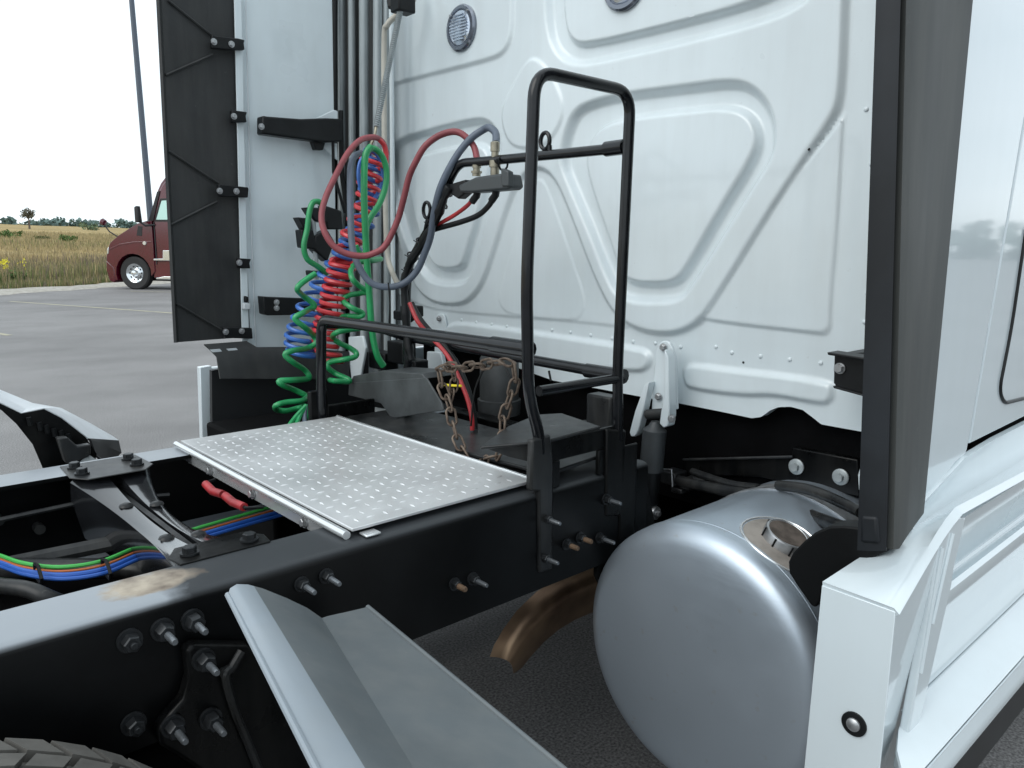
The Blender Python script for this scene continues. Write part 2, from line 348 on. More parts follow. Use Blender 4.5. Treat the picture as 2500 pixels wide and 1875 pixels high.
# grass: blades and tufts over the near part of the field (stuff)
def grass():
    nb = 70000; vs = np.zeros((nb*3, 3)); cols = np.zeros((nb, 3))
    d = 1.0+rng.random(nb)**1.9*95; s_ = rng.random(nb)
    wid0 = -9; wid1 = 15
    sl0 = [(at_field(-120, q)-E0).dot(ed) for q in (0., 100.)]; sl1 = [(at_field(520, q)-E0).dot(ed) for q in (0., 100.)]
    lo = sl0[0]+(sl0[1]-sl0[0])*d/100-2; hi = sl1[0]+(sl1[1]-sl1[0])*d/100+3
    ss = lo+(hi-lo)*s_
    base = np.array(E0)[None]+np.array(ed)[None]*ss[:, None]+np.array(en)[None]*d[:, None]
    base[:, 2] = [fz(float(q)) for q in d]
    patch = np.sin(ss*.35+d*.11)+np.sin(ss*.9-d*.23+1.3)+np.sin(ss*.15+d*.05)*1.1
    h = (.12+.42*rng.random(nb)**1.5)*(1+.3*patch)*np.where(d < 2.5, .5, 1); h = np.clip(h, .06, 2); wd = (.012+.018*rng.random(nb))*(1+d*.03)
    th = rng.random(nb)*2*np.pi; ln = (rng.random((nb, 2))-.5)*.35
    vs[0::3] = base+np.c_[np.cos(th)*wd, np.sin(th)*wd, np.zeros(nb)-.03]
    vs[1::3] = base-np.c_[np.cos(th)*wd, np.sin(th)*wd, np.zeros(nb)+.03]
    vs[2::3] = base+np.c_[ln[:, 0]*h, ln[:, 1]*h, h]
    me = bpy.data.meshes.new('grass'); me.from_pydata(vs, [], np.arange(nb*3).reshape(-1, 3).tolist())
    at = me.color_attributes.new('tint', 'FLOAT_COLOR', 'POINT')
    pal = np.array([(.42, .34, .19), (.35, .285, .16), (.27, .225, .135), (.21, .21, .095), (.145, .185, .075), (.20, .165, .135)])
    green = (d < 9)*.50+(np.abs(patch) > 1.6)*.22
    band = np.digitize(d+1.5*patch+rng.normal(size=nb), [11.5, 15.5, 30, 48])
    pr = [[.10, .18, .27, .17, .08, .20], [.04, .08, .22, .08, .03, .55], [.50, .34, .10, .02, .0, .04], [.22, .28, .18, .20, .08, .04], [.48, .34, .12, .04, .02, .0]]
    k = np.zeros(nb, int)
    for q in range(5):
        mk = band == q; k[mk] = rng.choice(6, mk.sum(), p=pr[q])
    k = np.where((d < 5) & (rng.random(nb) < .35), rng.integers(3, 5, nb), k)
    h *= np.where(d > 15, .6, 1)
    vs[2::3] = base+np.c_[ln[:, 0]*h, ln[:, 1]*h, h]
    c = np.c_[pal[k]*(.8+.4*rng.random(nb))[:, None], np.ones(nb)]
    at.data.foreach_set('color', np.repeat(c, 3, axis=0).ravel())
    gm = bpy.data.materials.new('grass_blades'); gm.use_nodes = True; b_ = gm.node_tree.nodes['Principled BSDF']; b_.inputs['Roughness'].default_value = .9; b_.inputs['Specular IOR Level'].default_value = .1
    an = gm.node_tree.nodes.new('ShaderNodeAttribute'); an.attribute_name = 'tint'; gm.node_tree.links.new(an.outputs['Color'], b_.inputs['Base Color'])
    me.materials.append(gm); put('grass', me, kind='stuff', label='tall dry golden grass with green patches beyond the lot', cat='grass')
grass()

def leafmat(name, c1, c2):
    return mat(name, c1, .9, col2=c2, vs=1.5, spec=.1)
def clump(mb, c, rad, n, size, flat=1.0):
    for _ in range(n):
        v_ = rng.normal(size=3); v_ /= np.linalg.norm(v_); rr = rad*(rng.random()**.4)
        p = V(c)+V((v_[0]*rr, v_[1]*rr, v_[2]*rr*flat)); a_ = V(rng.normal(size=3)).normalized(); b_ = a_.cross(V(rng.normal(size=3))).normalized(); s_ = size*(.6+.8*rng.random())
        mb.add([p-a_*s_-b_*s_*.6, p+a_*s_-b_*s_*.5, p+a_*s_*.6+b_*s_, p-a_*s_*.7+b_*s_*.7], [(0, 1, 2, 3)])
FARM = leafmat('far_wood_foliage', (.17, .24, .215), (.115, .175, .165))
def treeline():
    mb = MB(); D = 330
    s_ = (at_field(-260, D)-E0).dot(ed); s1_ = (at_field(620, D)-E0).dot(ed)
    while s_ < s1_:
        h = 2.6+1.5*rng.random()+1.2*math.sin(s_*.05)+.9*math.sin(s_*.13+2)
        c = E0+ed*s_+en*(D+rng.random()*25)
        for k in range(3):
            clump(mb, c+V((rng.normal()*2, rng.normal()*2, fz(D)+h*(.25+.28*k)-.5)), 2.6+h*.15, 22, 1.0, .7)
        s_ += 3.2+rng.random()*2.4
    # woods behind the camera and to the sides (they mirror in the paint)
    for i in range(90):
        a_ = math.radians(150+i*2.5); R_ = 150+rng.random()*15; c = V((R_*math.cos(a_), R_*math.sin(a_), 2.2+rng.random()*1.5))
        if (c-E0).dot(en) > -3: continue
        clump(mb, c, 3.8, 34, 1.3, .9); clump(mb, c-V((0, 0, 2)), 3.4, 22, 1.3, .6)
    mb.build('distant_wood', FARM, kind='stuff', smooth=0, fix=False, label='low bluish green wood along the horizon', cat='wood')
treeline()
def tree(name, px, d, h, r_, label, lm, tm, group=None, cat='tree'):
    c = at_field(px, d); rt_ = put(name, None, loc=c, label=label, cat=cat, group=group)
    mb = MB(); mb.tube([c-V((0, 0, .2)), c+V((.05, 0, h*.4)), c+V((-.08, 0, h*.75))], [.05*h, .035*h, .012*h], 7)
    for k in range(5):
        a_ = k*1.3; mb.tube([c+V((0, 0, h*(.35+.06*k))), c+V((math.cos(a_)*r_*.6, math.sin(a_)*r_*.6, h*(.6+.06*k)))], [.018*h, .006*h], 5)
    mb.build('trunk', tm, rt_)
    mb = MB()
    for k in range(9): clump(mb, c+V((rng.normal()*r_*.35, rng.normal()*r_*.35, h*(.5+.42*rng.random()))), r_*.5, 60, r_*.10)
    mb.build('crown', lm, rt_, smooth=0, fix=False)
BARK = mat('bark', (.12, .10, .085), .9)
tree('field_tree', 78, 150, 5.6, 1.8, 'lone brownish round tree standing in the dry field', leafmat('brown_foliage', (.17, .165, .13), (.11, .11, .085)), BARK)
def shrub(px, d, r_, label, lm):
    c = at_field(px, d); rt_ = put('shrub', None, loc=c, label=label, cat='shrub', group='green shrubs in the dry field')
    mb = MB()
    for k in range(6): a_ = k; mb.tube([c, c+V((math.cos(a_)*r_*.5, math.sin(a_)*r_*.5, r_*.7))], [.03, .01], 5)
    mb.build('stems', BARK, rt_)
    mb = MB()
    for k in range(7): clump(mb, c+V((rng.normal()*r_*.5, rng.normal()*r_*.5, r_*(.2+.5*rng.random()))), r_*.5, 50, r_*.09, .8)
    mb.build('foliage', lm, rt_, smooth=0, fix=False)
SH1 = leafmat('green_foliage', (.13, .20, .07), (.07, .12, .04)); SH2 = leafmat('olive_foliage', (.15, .175, .075), (.09, .11, .05))
shrub(30, 62, 1.05, 'green shrub at the left edge of the dry field', SH1)
shrub(162, 50, .95, 'green low shrub in the field right of the lone tree', SH1)
shrub(108, 56, .7, 'small dull green shrub between the two greener ones', SH2)
shrub(222, 170, 2.6, 'pale green bush far off near the wood, left of the maroon truck', leafmat('pale_foliage', (.20, .26, .16), (.13, .18, .11)))
shrub(30, 3.2, .45, 'dark green weed clump at the lot edge by the gravel', SH1)
# yellow wildflowers
mbw = MB()
for k in range(60):
    px = rng.choice([4, 12, 14, 56])+rng.normal()*4; c = at_field(float(px), 5+rng.random()*4)+V((0, 0, .3+.35*rng.random()))
    clump(mbw, c, .04, 4, .022)
mbw.build('yellow_wildflowers', mat('yellow_petals', (.75, .66, .03), .7), kind='stuff', smooth=0, fix=False, label='small yellow wildflowers in the grass at the lot edge', cat='wildflowers')

# lamp post far behind
pb = P(381, 689, Z=0)
lp = put('lamp_post', None, loc=pb, label='tall slim grey lamp post rising behind the maroon truck', cat='lamp post')
LPM = mat('lamp_post_grey', (.085, .105, .135), .5, metal=.2)
lax = -Rt*.016+V((0, 0, 1))
MB().lathe(pb, lax, [(0.2, .13), (1, .125), (9, .10), (16, .08)], 14).build('pole', LPM, lp)
MB().box(pb-V((.3, .3, 0)), pb+V((.3, .3, .45))).build('concrete_base', mat('concrete', (.35, .34, .32), .9), lp, bevel=.03)
tp = pb+lax.normalized()*16; MB().tube([tp, tp+V((-1.2, .4, .15))], .04, 8).build('lamp_arm', LPM, lp)
MB().box(tp+V((-1.9, .45, .08)), tp+V((-1.1, .2, .22))).build('lamp_head', LPM, lp, bevel=.03)

# ================================================================== PARKED MAROON TRUCK
def parked_truck():
    MAR = mat('maroon_paint', (.085, .003, .015), .18, coat=1, var=.15, vs=2)
    CH = mat('chrome_trim', (.75, .78, .80), .15, metal=.9); GL = mat('sky_painted_window', (.50, .78, .70), .1, coat=1); GLD = mat('dark_window', (.02, .03, .03), .1, coat=1)  # side window: sky seen through the glass painted as opaque colour
    DK = mat('truck_black', (.015, .015, .017), .5)
    wc = P(330, 707, Z=0)                       # foot of the front wheel
    # local frame: f = forwards (to the left in the photo, slightly towards us), s = towards us, z up
    view = (V((CAM.x, CAM.y, 0))-wc); view.normalize()
    side = V((view.y, -view.x, 0))
    if side.dot(Rt) > 0: side = -side           # points to photo-left
    ang = math.radians(-36); f = (side*math.cos(ang)+view*math.sin(ang)).normalized(); s = V((-f.y, f.x, 0))
    if s.dot(view) < 0: s = -s
    def T(a_, b_, c_):
        if a_ > .7: a_ = .7+(a_-.7)*.55
        return wc+f*a_+s*b_+V((0, 0, c_))
    root = put('parked_truck', None, loc=wc, label='maroon semi truck parked at the far edge of the lot', cat='semi truck')
    def prof(name, pts, b0, b1, m_, bev=.05, par=root):
        mb = MB(); mb.prism([T(p[0], b0, p[1]) for p in pts], s*(b1-b0)); return mb.build(name, m_, par, bevel=bev, seg=3)
    # hood with wheel arch, sloping nose
    arch = [(.66*math.cos(t_), .54+.66*math.sin(t_)) for t_ in np.linspace(-.35, math.pi+.1, 12)]
    hood = [(1.0, .30)]+[(1.18, .62), (1.20, 1.0), (1.12, 1.28), (.85, 1.56), (.45, 1.80), (.05, 2.02), (-.35, 2.20), (-.80, 2.28), (-.80, .62), (-.66, .46)]+[(-a_[0]*-1, a_[1]) for a_ in arch[::-1]]
    prof('hood', hood, -2.1, .02, MAR, .14)
    cab = [(-.82, .40), (-.82, 2.25), (-.70, 2.32), (-1.10, 3.22), (-1.25, 3.45), (-2.1, 4.3), (-5.0, 4.5), (-5.0, .75), (-2.2, .75)]
    prof('cab', cab, -2.12, -.02, MAR, .06)
    prof('roof_fairing', [(-1.0, 3.24), (-1.15, 3.50), (-1.95, 4.35), (-5.0, 4.6), (-5.0, 4.4), (-2.1, 4.3), (-1.25, 3.42), (-1.12, 3.2)], -2.0, -.1, MAR, .04)
    wf = prof('window_frame', [(-.88, 2.26), (-1.16, 3.0), (-2.15, 3.05), (-2.15, 2.26)], -.03, .0, DK, .01)
    prof('side_window', [(-.98, 2.32), (-1.22, 2.93), (-2.08, 2.98), (-2.08, 2.32)], 0, .012, GL, 0, wf)
    mb = MB(); mb.add([T(-.74, -.06, 2.34), T(-.74, -2.05, 2.34), T(-1.1, -1.95, 3.18), T(-1.1, -.16, 3.18)], [(0, 1, 2, 3)]); mb.v = [tuple(V(q)+f*.02) for q in mb.v]
    mb.build('windscreen', GLD, root)
    prof('windscreen_pillar', [(-.70, 2.30), (-1.08, 3.22), (-1.18, 3.24), (-.86, 2.28)], -.02, .012, DK, .0)
    prof('hood_crease', [(.95, 1.36), (.45, 1.52), (-.1, 1.60), (-.75, 1.62), (-.75, 1.58), (-.1, 1.55), (.45, 1.46), (.95, 1.30)], .0, .03, MAR, .01)
    prof('door_seam', [(-.86, .85), (-.89, .85), (-.89, 2.25), (-.86, 2.25)], -.02, .004, DK, 0)
    prof('bumper', [(.80, .22), (1.10, .28), (1.24, .60), (1.25, .92), (1.18, .95), (.72, .72), (.70, .30)], -2.12, .03, MAR, .05)
    prof('headlight', [(1.02, 1.20), (1.16, 1.16), (1.10, 1.36), (.98, 1.42)], .0, .03, CH, .02)
    prof('grille', [(1.17, .95), (1.22, .95), (1.16, 1.3), (1.10, 1.3)], -1.6, -.5, CH, .02)
    prof('cowl', [(.30, 1.92), (-.10, 2.18), (-.75, 2.34), (-.80, 2.22), (-.2, 2.06)], -2.0, -.12, DK, .02)
    prof('air_vent', [(-.22, 1.80), (-.42, 1.78), (-.46, 2.1), (-.30, 2.12)], .0, .03, DK, .01)
    prof('step', [(-.80, .98), (-.80, 1.04), (-1.15, 1.05), (-1.17, 1.32), (-4.8, 1.32), (-4.8, .98)], -.06, .06, CH, .015)
    prof('step', [(-.85, .36), (-.85, .41), (-1.15, .46), (-4.8, .48), (-4.8, .36)], -.06, .06, CH, .015)
    prof('side_skirt', [(-.72, .40), (-.78, .98), (-4.9, .98), (-4.9, .30)], -.14, -.012, MAR, .03)
    MB().lathe(T(-.50, .02, 1.55), s, [(0, .07), (.03, .06)], 14).build('round_badge', CH, root)
    # wheel
    wq = put('wheel', None, root, loc=T(0, -.18, .52))
    MB().lathe(T(0, -.32, .55), s, [(.02, .30), (0, .50), (.03, .555), (.25, .555), (.29, .51), (.27, .31)], 36, cap=False).build('tyre', mat('truck_tyre', (.02, .02, .02), .7), wq)
    mb = MB().lathe(T(0, -.28, .55), s, [(.0, .30), (.24, .32), (.20, .26), (.14, .19), (.20, .11), (.30, .09), (.31, .0)], 28); mb.build('rim', CH, wq)
    hh_ = []
    for k in range(10):
        a_ = k*math.tau/10; mb = MB().lathe(T(.225*math.cos(a_), -.112, .55+.225*math.sin(a_)), s, [(0, .032), (.02, .03)], 8)
        mb.build('hand_hole', DK, wq)
    # mirrors
    mr = put('door_mirror', None, root, loc=T(-.75, .25, 2.3))
    MB().prism([T(-.44, .18, 2.22), T(-.44, .18, 2.72), T(-.56, .18, 2.76), T(-.60, .18, 2.22)], s*.20).build('mirror_shell', DK, mr, bevel=.04)
    MB().tube([T(-.9, -.02, 2.15), T(-.68, .18, 2.12), T(-.52, .24, 2.26)], .035, 8).build('mirror_arm', DK, mr)
    hm = put('hood_mirror', None, root, loc=T(1.2, .1, 1.9))
    MB().tube([T(.55, -.05, 1.76), T(.85, .02, 1.92), T(1.12, .05, 2.14)], .022, 8).build('mirror_arm', DK, hm)
    MB().lathe(T(1.05, .05, 2.2), (f*.9+V((0, 0, .4))), [(0, .0), (.02, .10), (.12, .12), (.18, .07), (.2, .0)], 14).build('mirror_shell', MAR, hm)
    MB().prism([T(.6, -.45, .30), T(.6, -.45, .95), T(-4.9, -.45, .95), T(-4.9, -.45, .28), T(-1.2, -.45, .28)], s*-1.2).build('chassis', DK, root)
parked_truck()

# ================================================================== THE TRUCK
TRUCK = put('semi_truck', None, loc=(1.0, 0, 0), label='white semi truck tractor with its bare black frame, seen from behind the cab', cat='semi truck')
HEX = None
def bolt_mesh(name, r, h, m_, washer=1.25, shaft=0, sr=.5, sm=None):
    mb = MB(); mb.lathe((0, 0, 0), (0, 0, 1), [(0, r*washer), (h*.25, r*washer)], 16)
    mb.lathe((0, 0, h*.25), (0, 0, 1), [(0, r), (h*.65, r), (h*.75, r*.85)], 6)
    if shaft: mb.lathe((0, 0, h), (0, 0, 1), [(0, r*sr), (shaft*.85, r*sr), (shaft, r*sr*.8)], 10, mi=1)
    return mb.mesh(name, [m_, sm or m_], 35)
def orient(p, nrm, spin=0):
    q = V(nrm).to_track_quat('Z', 'Y').to_matrix().to_4x4()
    return Matrix.Translation(V(p)) @ q @ Matrix.Rotation(spin, 4, 'Z')

bigb = bolt_mesh('bolt', .0085, .010, STEEL, 1.3); washb = bolt_mesh('bolt', .0105, .012, STEEL, 1.2)
# ---- cab rear wall with its pressed shapes -----------------------------------
XW = 1.85
def wp(pts): return np.array([[P(x_, y_, X=XW).y, P(x_, y_, X=XW).z] for x_, y_ in pts])
def chaikin(p, it=3):
    for _ in range(it):
        q = np.roll(p, -1, 0); p = np.stack([.75*p+.25*q, .25*p+.75*q], 1).reshape(-1, 2)
    return p
def sdf(poly, Yg, Zg):
    """signed distance, + inside"""
    d = np.full(Yg.shape, 1e9); ins = np.zeros(Yg.shape, bool)
    n_ = len(poly)
    for i in range(n_):
        ax, ay = poly[i]; bx, by = poly[(i+1) % n_]
        ex, ey = bx-ax, by-ay; L2 = ex*ex+ey*ey
        if L2 < 1e-12: continue
        t_ = np.clip(((Yg-ax)*ex+(Zg-ay)*ey)/L2, 0, 1)
        d = np.minimum(d, (Yg-ax-t_*ex)**2+(Zg-ay-t_*ey)**2)
        c = (ay > Zg) != (by > Zg)
        with np.errstate(divide='ignore', invalid='ignore'): xi = ex*(Zg-ay)/(by-ay if by != ay else 1e-12)+ax
        ins ^= c & (Yg < xi)
    d = np.sqrt(d); return np.where(ins, d, -d)
def ss(x_, w_): x_ = np.clip(x_/w_, 0, 1); return x_*x_*(3-2*x_)
edge = wp([(900, 800), (1000, 822), (1180, 868), (1350, 929), (1455, 948), (1530, 962), (1600, 975), (1660, 985), (1760, 1005), (1835, 1021), (1858, 1018), (1880, 1002), (1900, 994), (1930, 993), (1960, 1001), (1985, 1020), (2005, 1036), (2060, 1046), (2110, 1055)])
edge = edge[np.argsort(edge[:, 0])]
y0w, y1w = -1.02, 1.22
yy = np.linspace(y0w, y1w, 420); zb = np.interp(yy, edge[:, 0], edge[:, 1])
zb = np.where(yy > edge[-1, 0], edge[-1, 1], zb); zb = np.where(yy < edge[0, 0], edge[0, 1], zb)
tz = np.concatenate([np.linspace(0, 1, 300), np.linspace(1.06, 1.5, 8)])
Zg = zb[None, :]+(2.60-zb[None, :])*tz[:, None]; Yg = np.repeat(yy[None, :], len(tz), 0)
H = np.zeros_like(Yg)
region = [(2110, -500), (2079, 0), (2074, 150), (2066, 250), (2046, 300), (1979, 395), (1900, 513), (1755, 747), (1715, 795), (1660, 822), (1600, 822), (1545, 805), (1500, 770), (1468, 715), (1440, 650), (1380, 490), (1352, 435), (1322, 417), (1290, 430), (1258, 480), (1215, 620), (1192, 688), (1165, 730), (1130, 752), (1070, 748), (1035, 725), (1010, 690), (985, 620), (958, 520), (930, 400), (880, 150), (800, -500)]
sR = sdf(chaikin(wp(region), 2), Yg, Zg); H += .019*ss(sR, .020)
tri = [(2075, 262), (2066, 250), (2052, 540), (2033, 747), (2034, 800), (2018, 820), (1980, 816), (1733, 788), (1640, 760), (1800, 600)]
H = np.maximum(H, .0075*ss(sdf(chaikin(wp(tri), 2), Yg, Zg), .010))
ctri = [(1322, 425), (1345, 455), (1400, 620), (1440, 735), (1425, 778), (1400, 790), (1250, 775), (1222, 755), (1215, 720), (1262, 560), (1295, 450)]
H = np.maximum(H, .006*ss(sdf(chaikin(wp(ctri), 2), Yg, Zg), .012))
bst = [(860, 640), (930, 700), (1010, 740), (1060, 760), (1240, 776), (1420, 790), (1600, 812), (1600, 600), (1300, 300), (900, 300)]
H = np.maximum(H, .004*ss(sdf(chaikin(wp(bst), 2), Yg, Zg), .010))
def ring(outer, inner, depth, wout, win, innerlift=0.0, gap=1):
    global H
    so_ = sdf(chaikin(wp(outer), 2), Yg, Zg); si = sdf(chaikin(wp(inner), 2), Yg, Zg)
    H = H-depth*ss(so_, wout)+(depth+innerlift)*ss(si+win, win)
ring([(1372, 400), (1383, 330), (1408, 265), (1460, 240), (1545, 222), (1680, 205), (1795, 190), (1850, 205), (1890, 250), (1908, 310), (1903, 380), (1860, 450), (1700, 705), (1670, 738), (1620, 745), (1552, 742), (1512, 728), (1485, 680), (1440, 566), (1400, 470)],
     [(1440, 400), (1452, 345), (1485, 312), (1552, 296), (1680, 281), (1780, 272), (1830, 290), (1850, 335), (1838, 385), (1760, 510), (1672, 662), (1650, 680), (1620, 685), (1560, 684), (1528, 668), (1500, 590), (1462, 480)], .027, .026, .022, -.002)
ring([(950, 400), (955, 362), (980, 335), (1060, 312), (1172, 284), (1208, 292), (1228, 325), (1236, 372), (1215, 470), (1180, 610), (1162, 675), (1138, 700), (1085, 700), (1050, 688), (1020, 645), (985, 560)],
     [(1000, 420), (1008, 392), (1060, 378), (1150, 358), (1185, 362), (1200, 395), (1180, 480), (1140, 622), (1128, 650), (1082, 652), (1060, 636), (1030, 560)], .027, .026, .020, -.002)
bump = [(1316, 138), (1292, 152), (1240, 250), (1233, 290), (1243, 335), (1262, 362), (1300, 370), (1350, 360), (1388, 300), (1392, 250), (1372, 200), (1345, 158)]
H += .006*ss(sdf(chaikin(wp(bump), 2), Yg, Zg), .012)
# upper pads: left pad with lamp, right ring with lamp
lp_ = [(820, 255), (959, 216), (1200, 157), (1245, 138), (1266, 90), (1268, 0), (1270, -420), (850, -500)]
H += .010*ss(sdf(chaikin(wp(lp_), 2), Yg, Zg), .016)
ring([(1332, -420), (1335, -50), (1340, 80), (1362, 140), (1410, 172), (1500, 155), (1840, 78), (1960, 32), (2000, -10), (2020, -90), (2030, -420)],
     [(1390, -420), (1388, -50), (1390, 60), (1408, 98), (1440, 106), (1600, 68), (1840, 8), (1940, -40), (1965, -100), (1970, -420)], .022, .028, .016, 0)
# bottom pads
for pd in ([(1085, 800), (1105, 783), (1160, 785), (1560, 842), (1590, 855), (1598, 880), (1585, 906), (1555, 914), (1400, 895), (1090, 850)],
           [(1665, 915), (1668, 893), (1690, 882), (1800, 897), (1900, 907), (2025, 925), (2042, 940), (2042, 972), (2025, 992), (1990, 990), (1890, 970), (1820, 973), (1700, 957), (1672, 945)]):
    H += .013*ss(sdf(chaikin(wp(pd), 2), Yg, Zg), .016)
H += .0015*(np.sin(Yg*9+Zg*3)+np.sin(Zg*11-Yg*4))*ss(sR, .1)          # slight oil-canning of thin sheet
Xg = XW-H
nv = Yg.size; nr_, nc_ = Yg.shape
co = np.stack([Xg.ravel(), Yg.ravel(), Zg.ravel()], 1)
idx = np.arange(nv).reshape(nr_, nc_)
fa = np.stack([idx[:-1, :-1], idx[1:, :-1], idx[1:, 1:], idx[:-1, 1:]], -1).reshape(-1, 4)
# thickness: bottom hem turned forward
hem = co[idx[0]].copy(); hem[:, 0] = XW+.035; co = np.vstack([co, hem]); hi_ = nv+np.arange(nc_)
fh = np.stack([idx[0, :-1], idx[0, 1:], hi_[1:], hi_[:-1]], -1)
me = bpy.data.meshes.new('rear_wall'); me.from_pydata(co, [], np.vstack([fa, fh]).tolist()); me.materials.append(WHITE)
me.polygons.foreach_set('use_smooth', [True]*len(me.polygons)); me.set_sharp_from_angle(angle=math.radians(50))
WALL = put('rear_wall', me, TRUCK)
def wallX(y_, z_):
    j = int(np.clip(round((y_-y0w)/(y1w-y0w)*(nc_-1)), 0, nc_-1)); i = int(np.argmin(np.abs(Zg[:, j]-z_))); return Xg[i, j]
rivet = MB().lathe((0, 0, 0), (0, 0, 1), [(-.001, .0062), (.0015, .0058), (.0032, .0040), (.004, .0012)], 12).mesh('rivet', WHITE, 60)
for (x_, y_) in [(1127, 781), (1163, 787), (1201, 792), (1238, 797), (1348, 806), (1393, 811), (1442, 818), (1495, 826), (1546, 834), (1600, 838), (1662, 847), (1748, 847), (1787, 861), (1857, 870), (1928, 878), (2004, 886), (2115, 267), (2128, 400), (2130, 532), (2124, 628), (2119, 715), (2111, 786)]:
    q = P(x_, y_, X=XW); q.x = wallX(q.y, q.z); put('rivet', rivet, WALL, mat4=orient(q, (-1, 0, 0)))
plug = MB().lathe((0, 0, 0), (0, 0, 1), [(0, .0035), (.001, .003)], 8).mesh('plug', PLA, 0)
for (x_, y_) in [(1815, 885), (1983, 366)]:
    q = P(x_, y_, X=XW); q.x = wallX(q.y, q.z)-.0005; put('plug', plug, WALL, mat4=orient(q, (-1, 0, 0)))
# lamps
def lamp(y_, z_, r_):
    x_ = wallX(y_, z_); base = MB().lathe((x_+.004, y_, z_), (-1, 0, 0), [(0, r_), (.012, r_), (.018, r_*.93), (.019, r_*.80), (.012, r_*.76)], 40).build('round_lamp', LRIM, TRUCK)
    MB().lathe((x_-.006, y_, z_), (-1, 0, 0), [(0, r_*.76), (.006, r_*.72), (.011, r_*.5), (.013, 0.001)], 40).build('lens', LENS, base)
    mb = MB()
    for k in range(-4, 5):
        hh = math.sqrt(max(0, (r_*.62)**2-(k*r_*.13)**2)); mb.box((x_-.0215, y_-hh, z_+k*r_*.13-.0016), (x_-.017, y_+hh, z_+k*r_*.13+.0016))
    mb.build('lens_ribs', LENS, base)
    for s_ in (1, -1):
        sc = MB().lathe((x_-.014, y_+s_*r_*.6, z_+r_*.6), (-1, 0, 0), [(0, .005), (.006, .004)], 8).build('screw', STEEL, base)
lamp(.639, 2.283, .078); lamp(-.088, 2.272, .078)

# cab body behind the wall (roof, sides, floor), extending forwards
mb = MB()
mb.box((XW+.04, -1.085, 1.13), (4.6, 1.12, 3.3)); mb.build('cab_body', WHITE2, TRUCK, bevel=.05, seg=4)
MB().box((XW+.30, -1.0, .80), (4.8, 1.05, 1.125)).build('cab_floor', MATTE, TRUCK)
# engine / gearbox mass under the cab
mb = MB(); mb.box((2.35, -.30, .45), (4.6, .32, 1.10)); mb.cyl((1.75, .02, .72), (2.5, .02, .78), .13, .26, 20); mb.cyl((-.6, .0, .60), (1.75, .02, .70), .055, .055, 14); mb.build('drivetrain', MATTE, TRUCK)
MB().box((-1.2, -.33, .30), (.28, .33, .70)).build('axle_housing', MATTE, TRUCK, bevel=.08, seg=3)
MB().box((.20, -.452, .50), (.62, .452, .765)).build('dark_filler_box', MATTE, TRUCK, bevel=.05)  # added dark box, covers the lit ground between the rails
MB().box((2.2, -1.05, .28), (4.4, 1.05, .50)).build('belly_pan', MATTE, TRUCK)

# near cab side: extender panel, seam, door
YS = -1.13
def yside(pts, off, name, m_, par=TRUCK, Y=YS, bev=.004, **k):
    return MB().prism([P(x_, y_, Y=Y) for x_, y_ in pts], (0, off, 0)).build(name, m_, par, bevel=bev, **k)
sp = MB()
a0 = P(2236, 1243, Y=YS).x-.02
side_pts = [(a0, 3.2), (a0, P(2238, 1243, Y=YS).z-.005)]+[(P(x_, y_, Y=YS).x, P(x_, y_, Y=YS).z) for x_, y_ in [(2262, 1222), (2300, 1175), (2333, 1132), (2356, 1113)]]
xs_b = P(2362, 1100, Y=YS); xs_t = P(2500, 296, Y=YS)
def seam_x(z_): return xs_b.x+(xs_t.x-xs_b.x)*(z_-xs_b.z)/(xs_t.z-xs_b.z)
side_pts += [(xs_b.x, xs_b.z), (seam_x(2.0), 2.0), (seam_x(3.2), 3.2)]
SIDE = sp.prism([(q[0], YS, q[1]) for q in side_pts], (0, .03, 0)).build('side_panel', WHITE2, TRUCK, bevel=.006, seg=3)
g_ = .007
dz = P(2500, 1028, Y=YS).z
DOOR = MB().prism([(seam_x(xs_b.z+.012)+g_, YS, xs_b.z+.012), (seam_x(3.2)+g_, YS, 3.2), (4.4, YS, 3.2), (4.4, YS, dz+.04)], (0, .03, 0)).build('side_panel', WHITE2, TRUCK, bevel=.004, seg=3)
MB().box((a0+.03, YS+.032, 1.14), (4.3, YS+.04, 3.1)).build('seam_backing', MATTE, TRUCK)
# luggage door with rounded gasket line
ga = fillet([P(2505, 560, Y=YS-.002), P(2470, 800, Y=YS-.002), P(2440, 952, Y=YS-.002), P(2452, 985, Y=YS-.002), P(2520, 968, Y=YS-.002), P(2640, 925, Y=YS-.002)], .05, 8)
MB().tube([q+V((0, .001, 0)) for q in ga], .0042, 8).build('door_gasket', PLA, DOOR)

# sill strip under the side panel
rows = []
for (u_, l_) in [((2206, 1277), (2214, 1296)), ((2250, 1233), (2262, 1277)), ((2300, 1178), (2320, 1238)), ((2358, 1116), (2380, 1204)), ((2430, 1072), (2440, 1168)), ((2500, 1036), (2500, 1134)), ((2600, 985), (2600, 1082))]:
    a_, b_ = P(*u_, Y=YS-.004), P(*l_, Y=YS-.010); rows.append([a_, a_.lerp(b_, .25)+V((0, .006, 0)), a_.lerp(b_, .6)+V((0, .004, 0)), b_])
MB().sheet(rows, .010).build('sill_strip', WHITE2, TRUCK, smooth=60)

# ---- near side extender (dark rubber edge) ------------------------------------
def extender(name, pts_bottom, pts_top, m_, th, par=TRUCK):
    rows = []
    for k in range(9):
        t_ = k/8; rows.append([V(a_).lerp(V(b_), t_) for a_, b_ in zip(pts_bottom, pts_top)])
    return MB().sheet(rows, th).build(name, m_, par)
def topo(p, q, z_): p, q = V(p), V(q); return p+(q-p)*((z_-p.z)/(q.z-p.z))
ZT = 3.0
LIPM = mat('dark_lip_rubber', (.011, .0135, .017), .5, spec=.35, var=.4, vs=5)
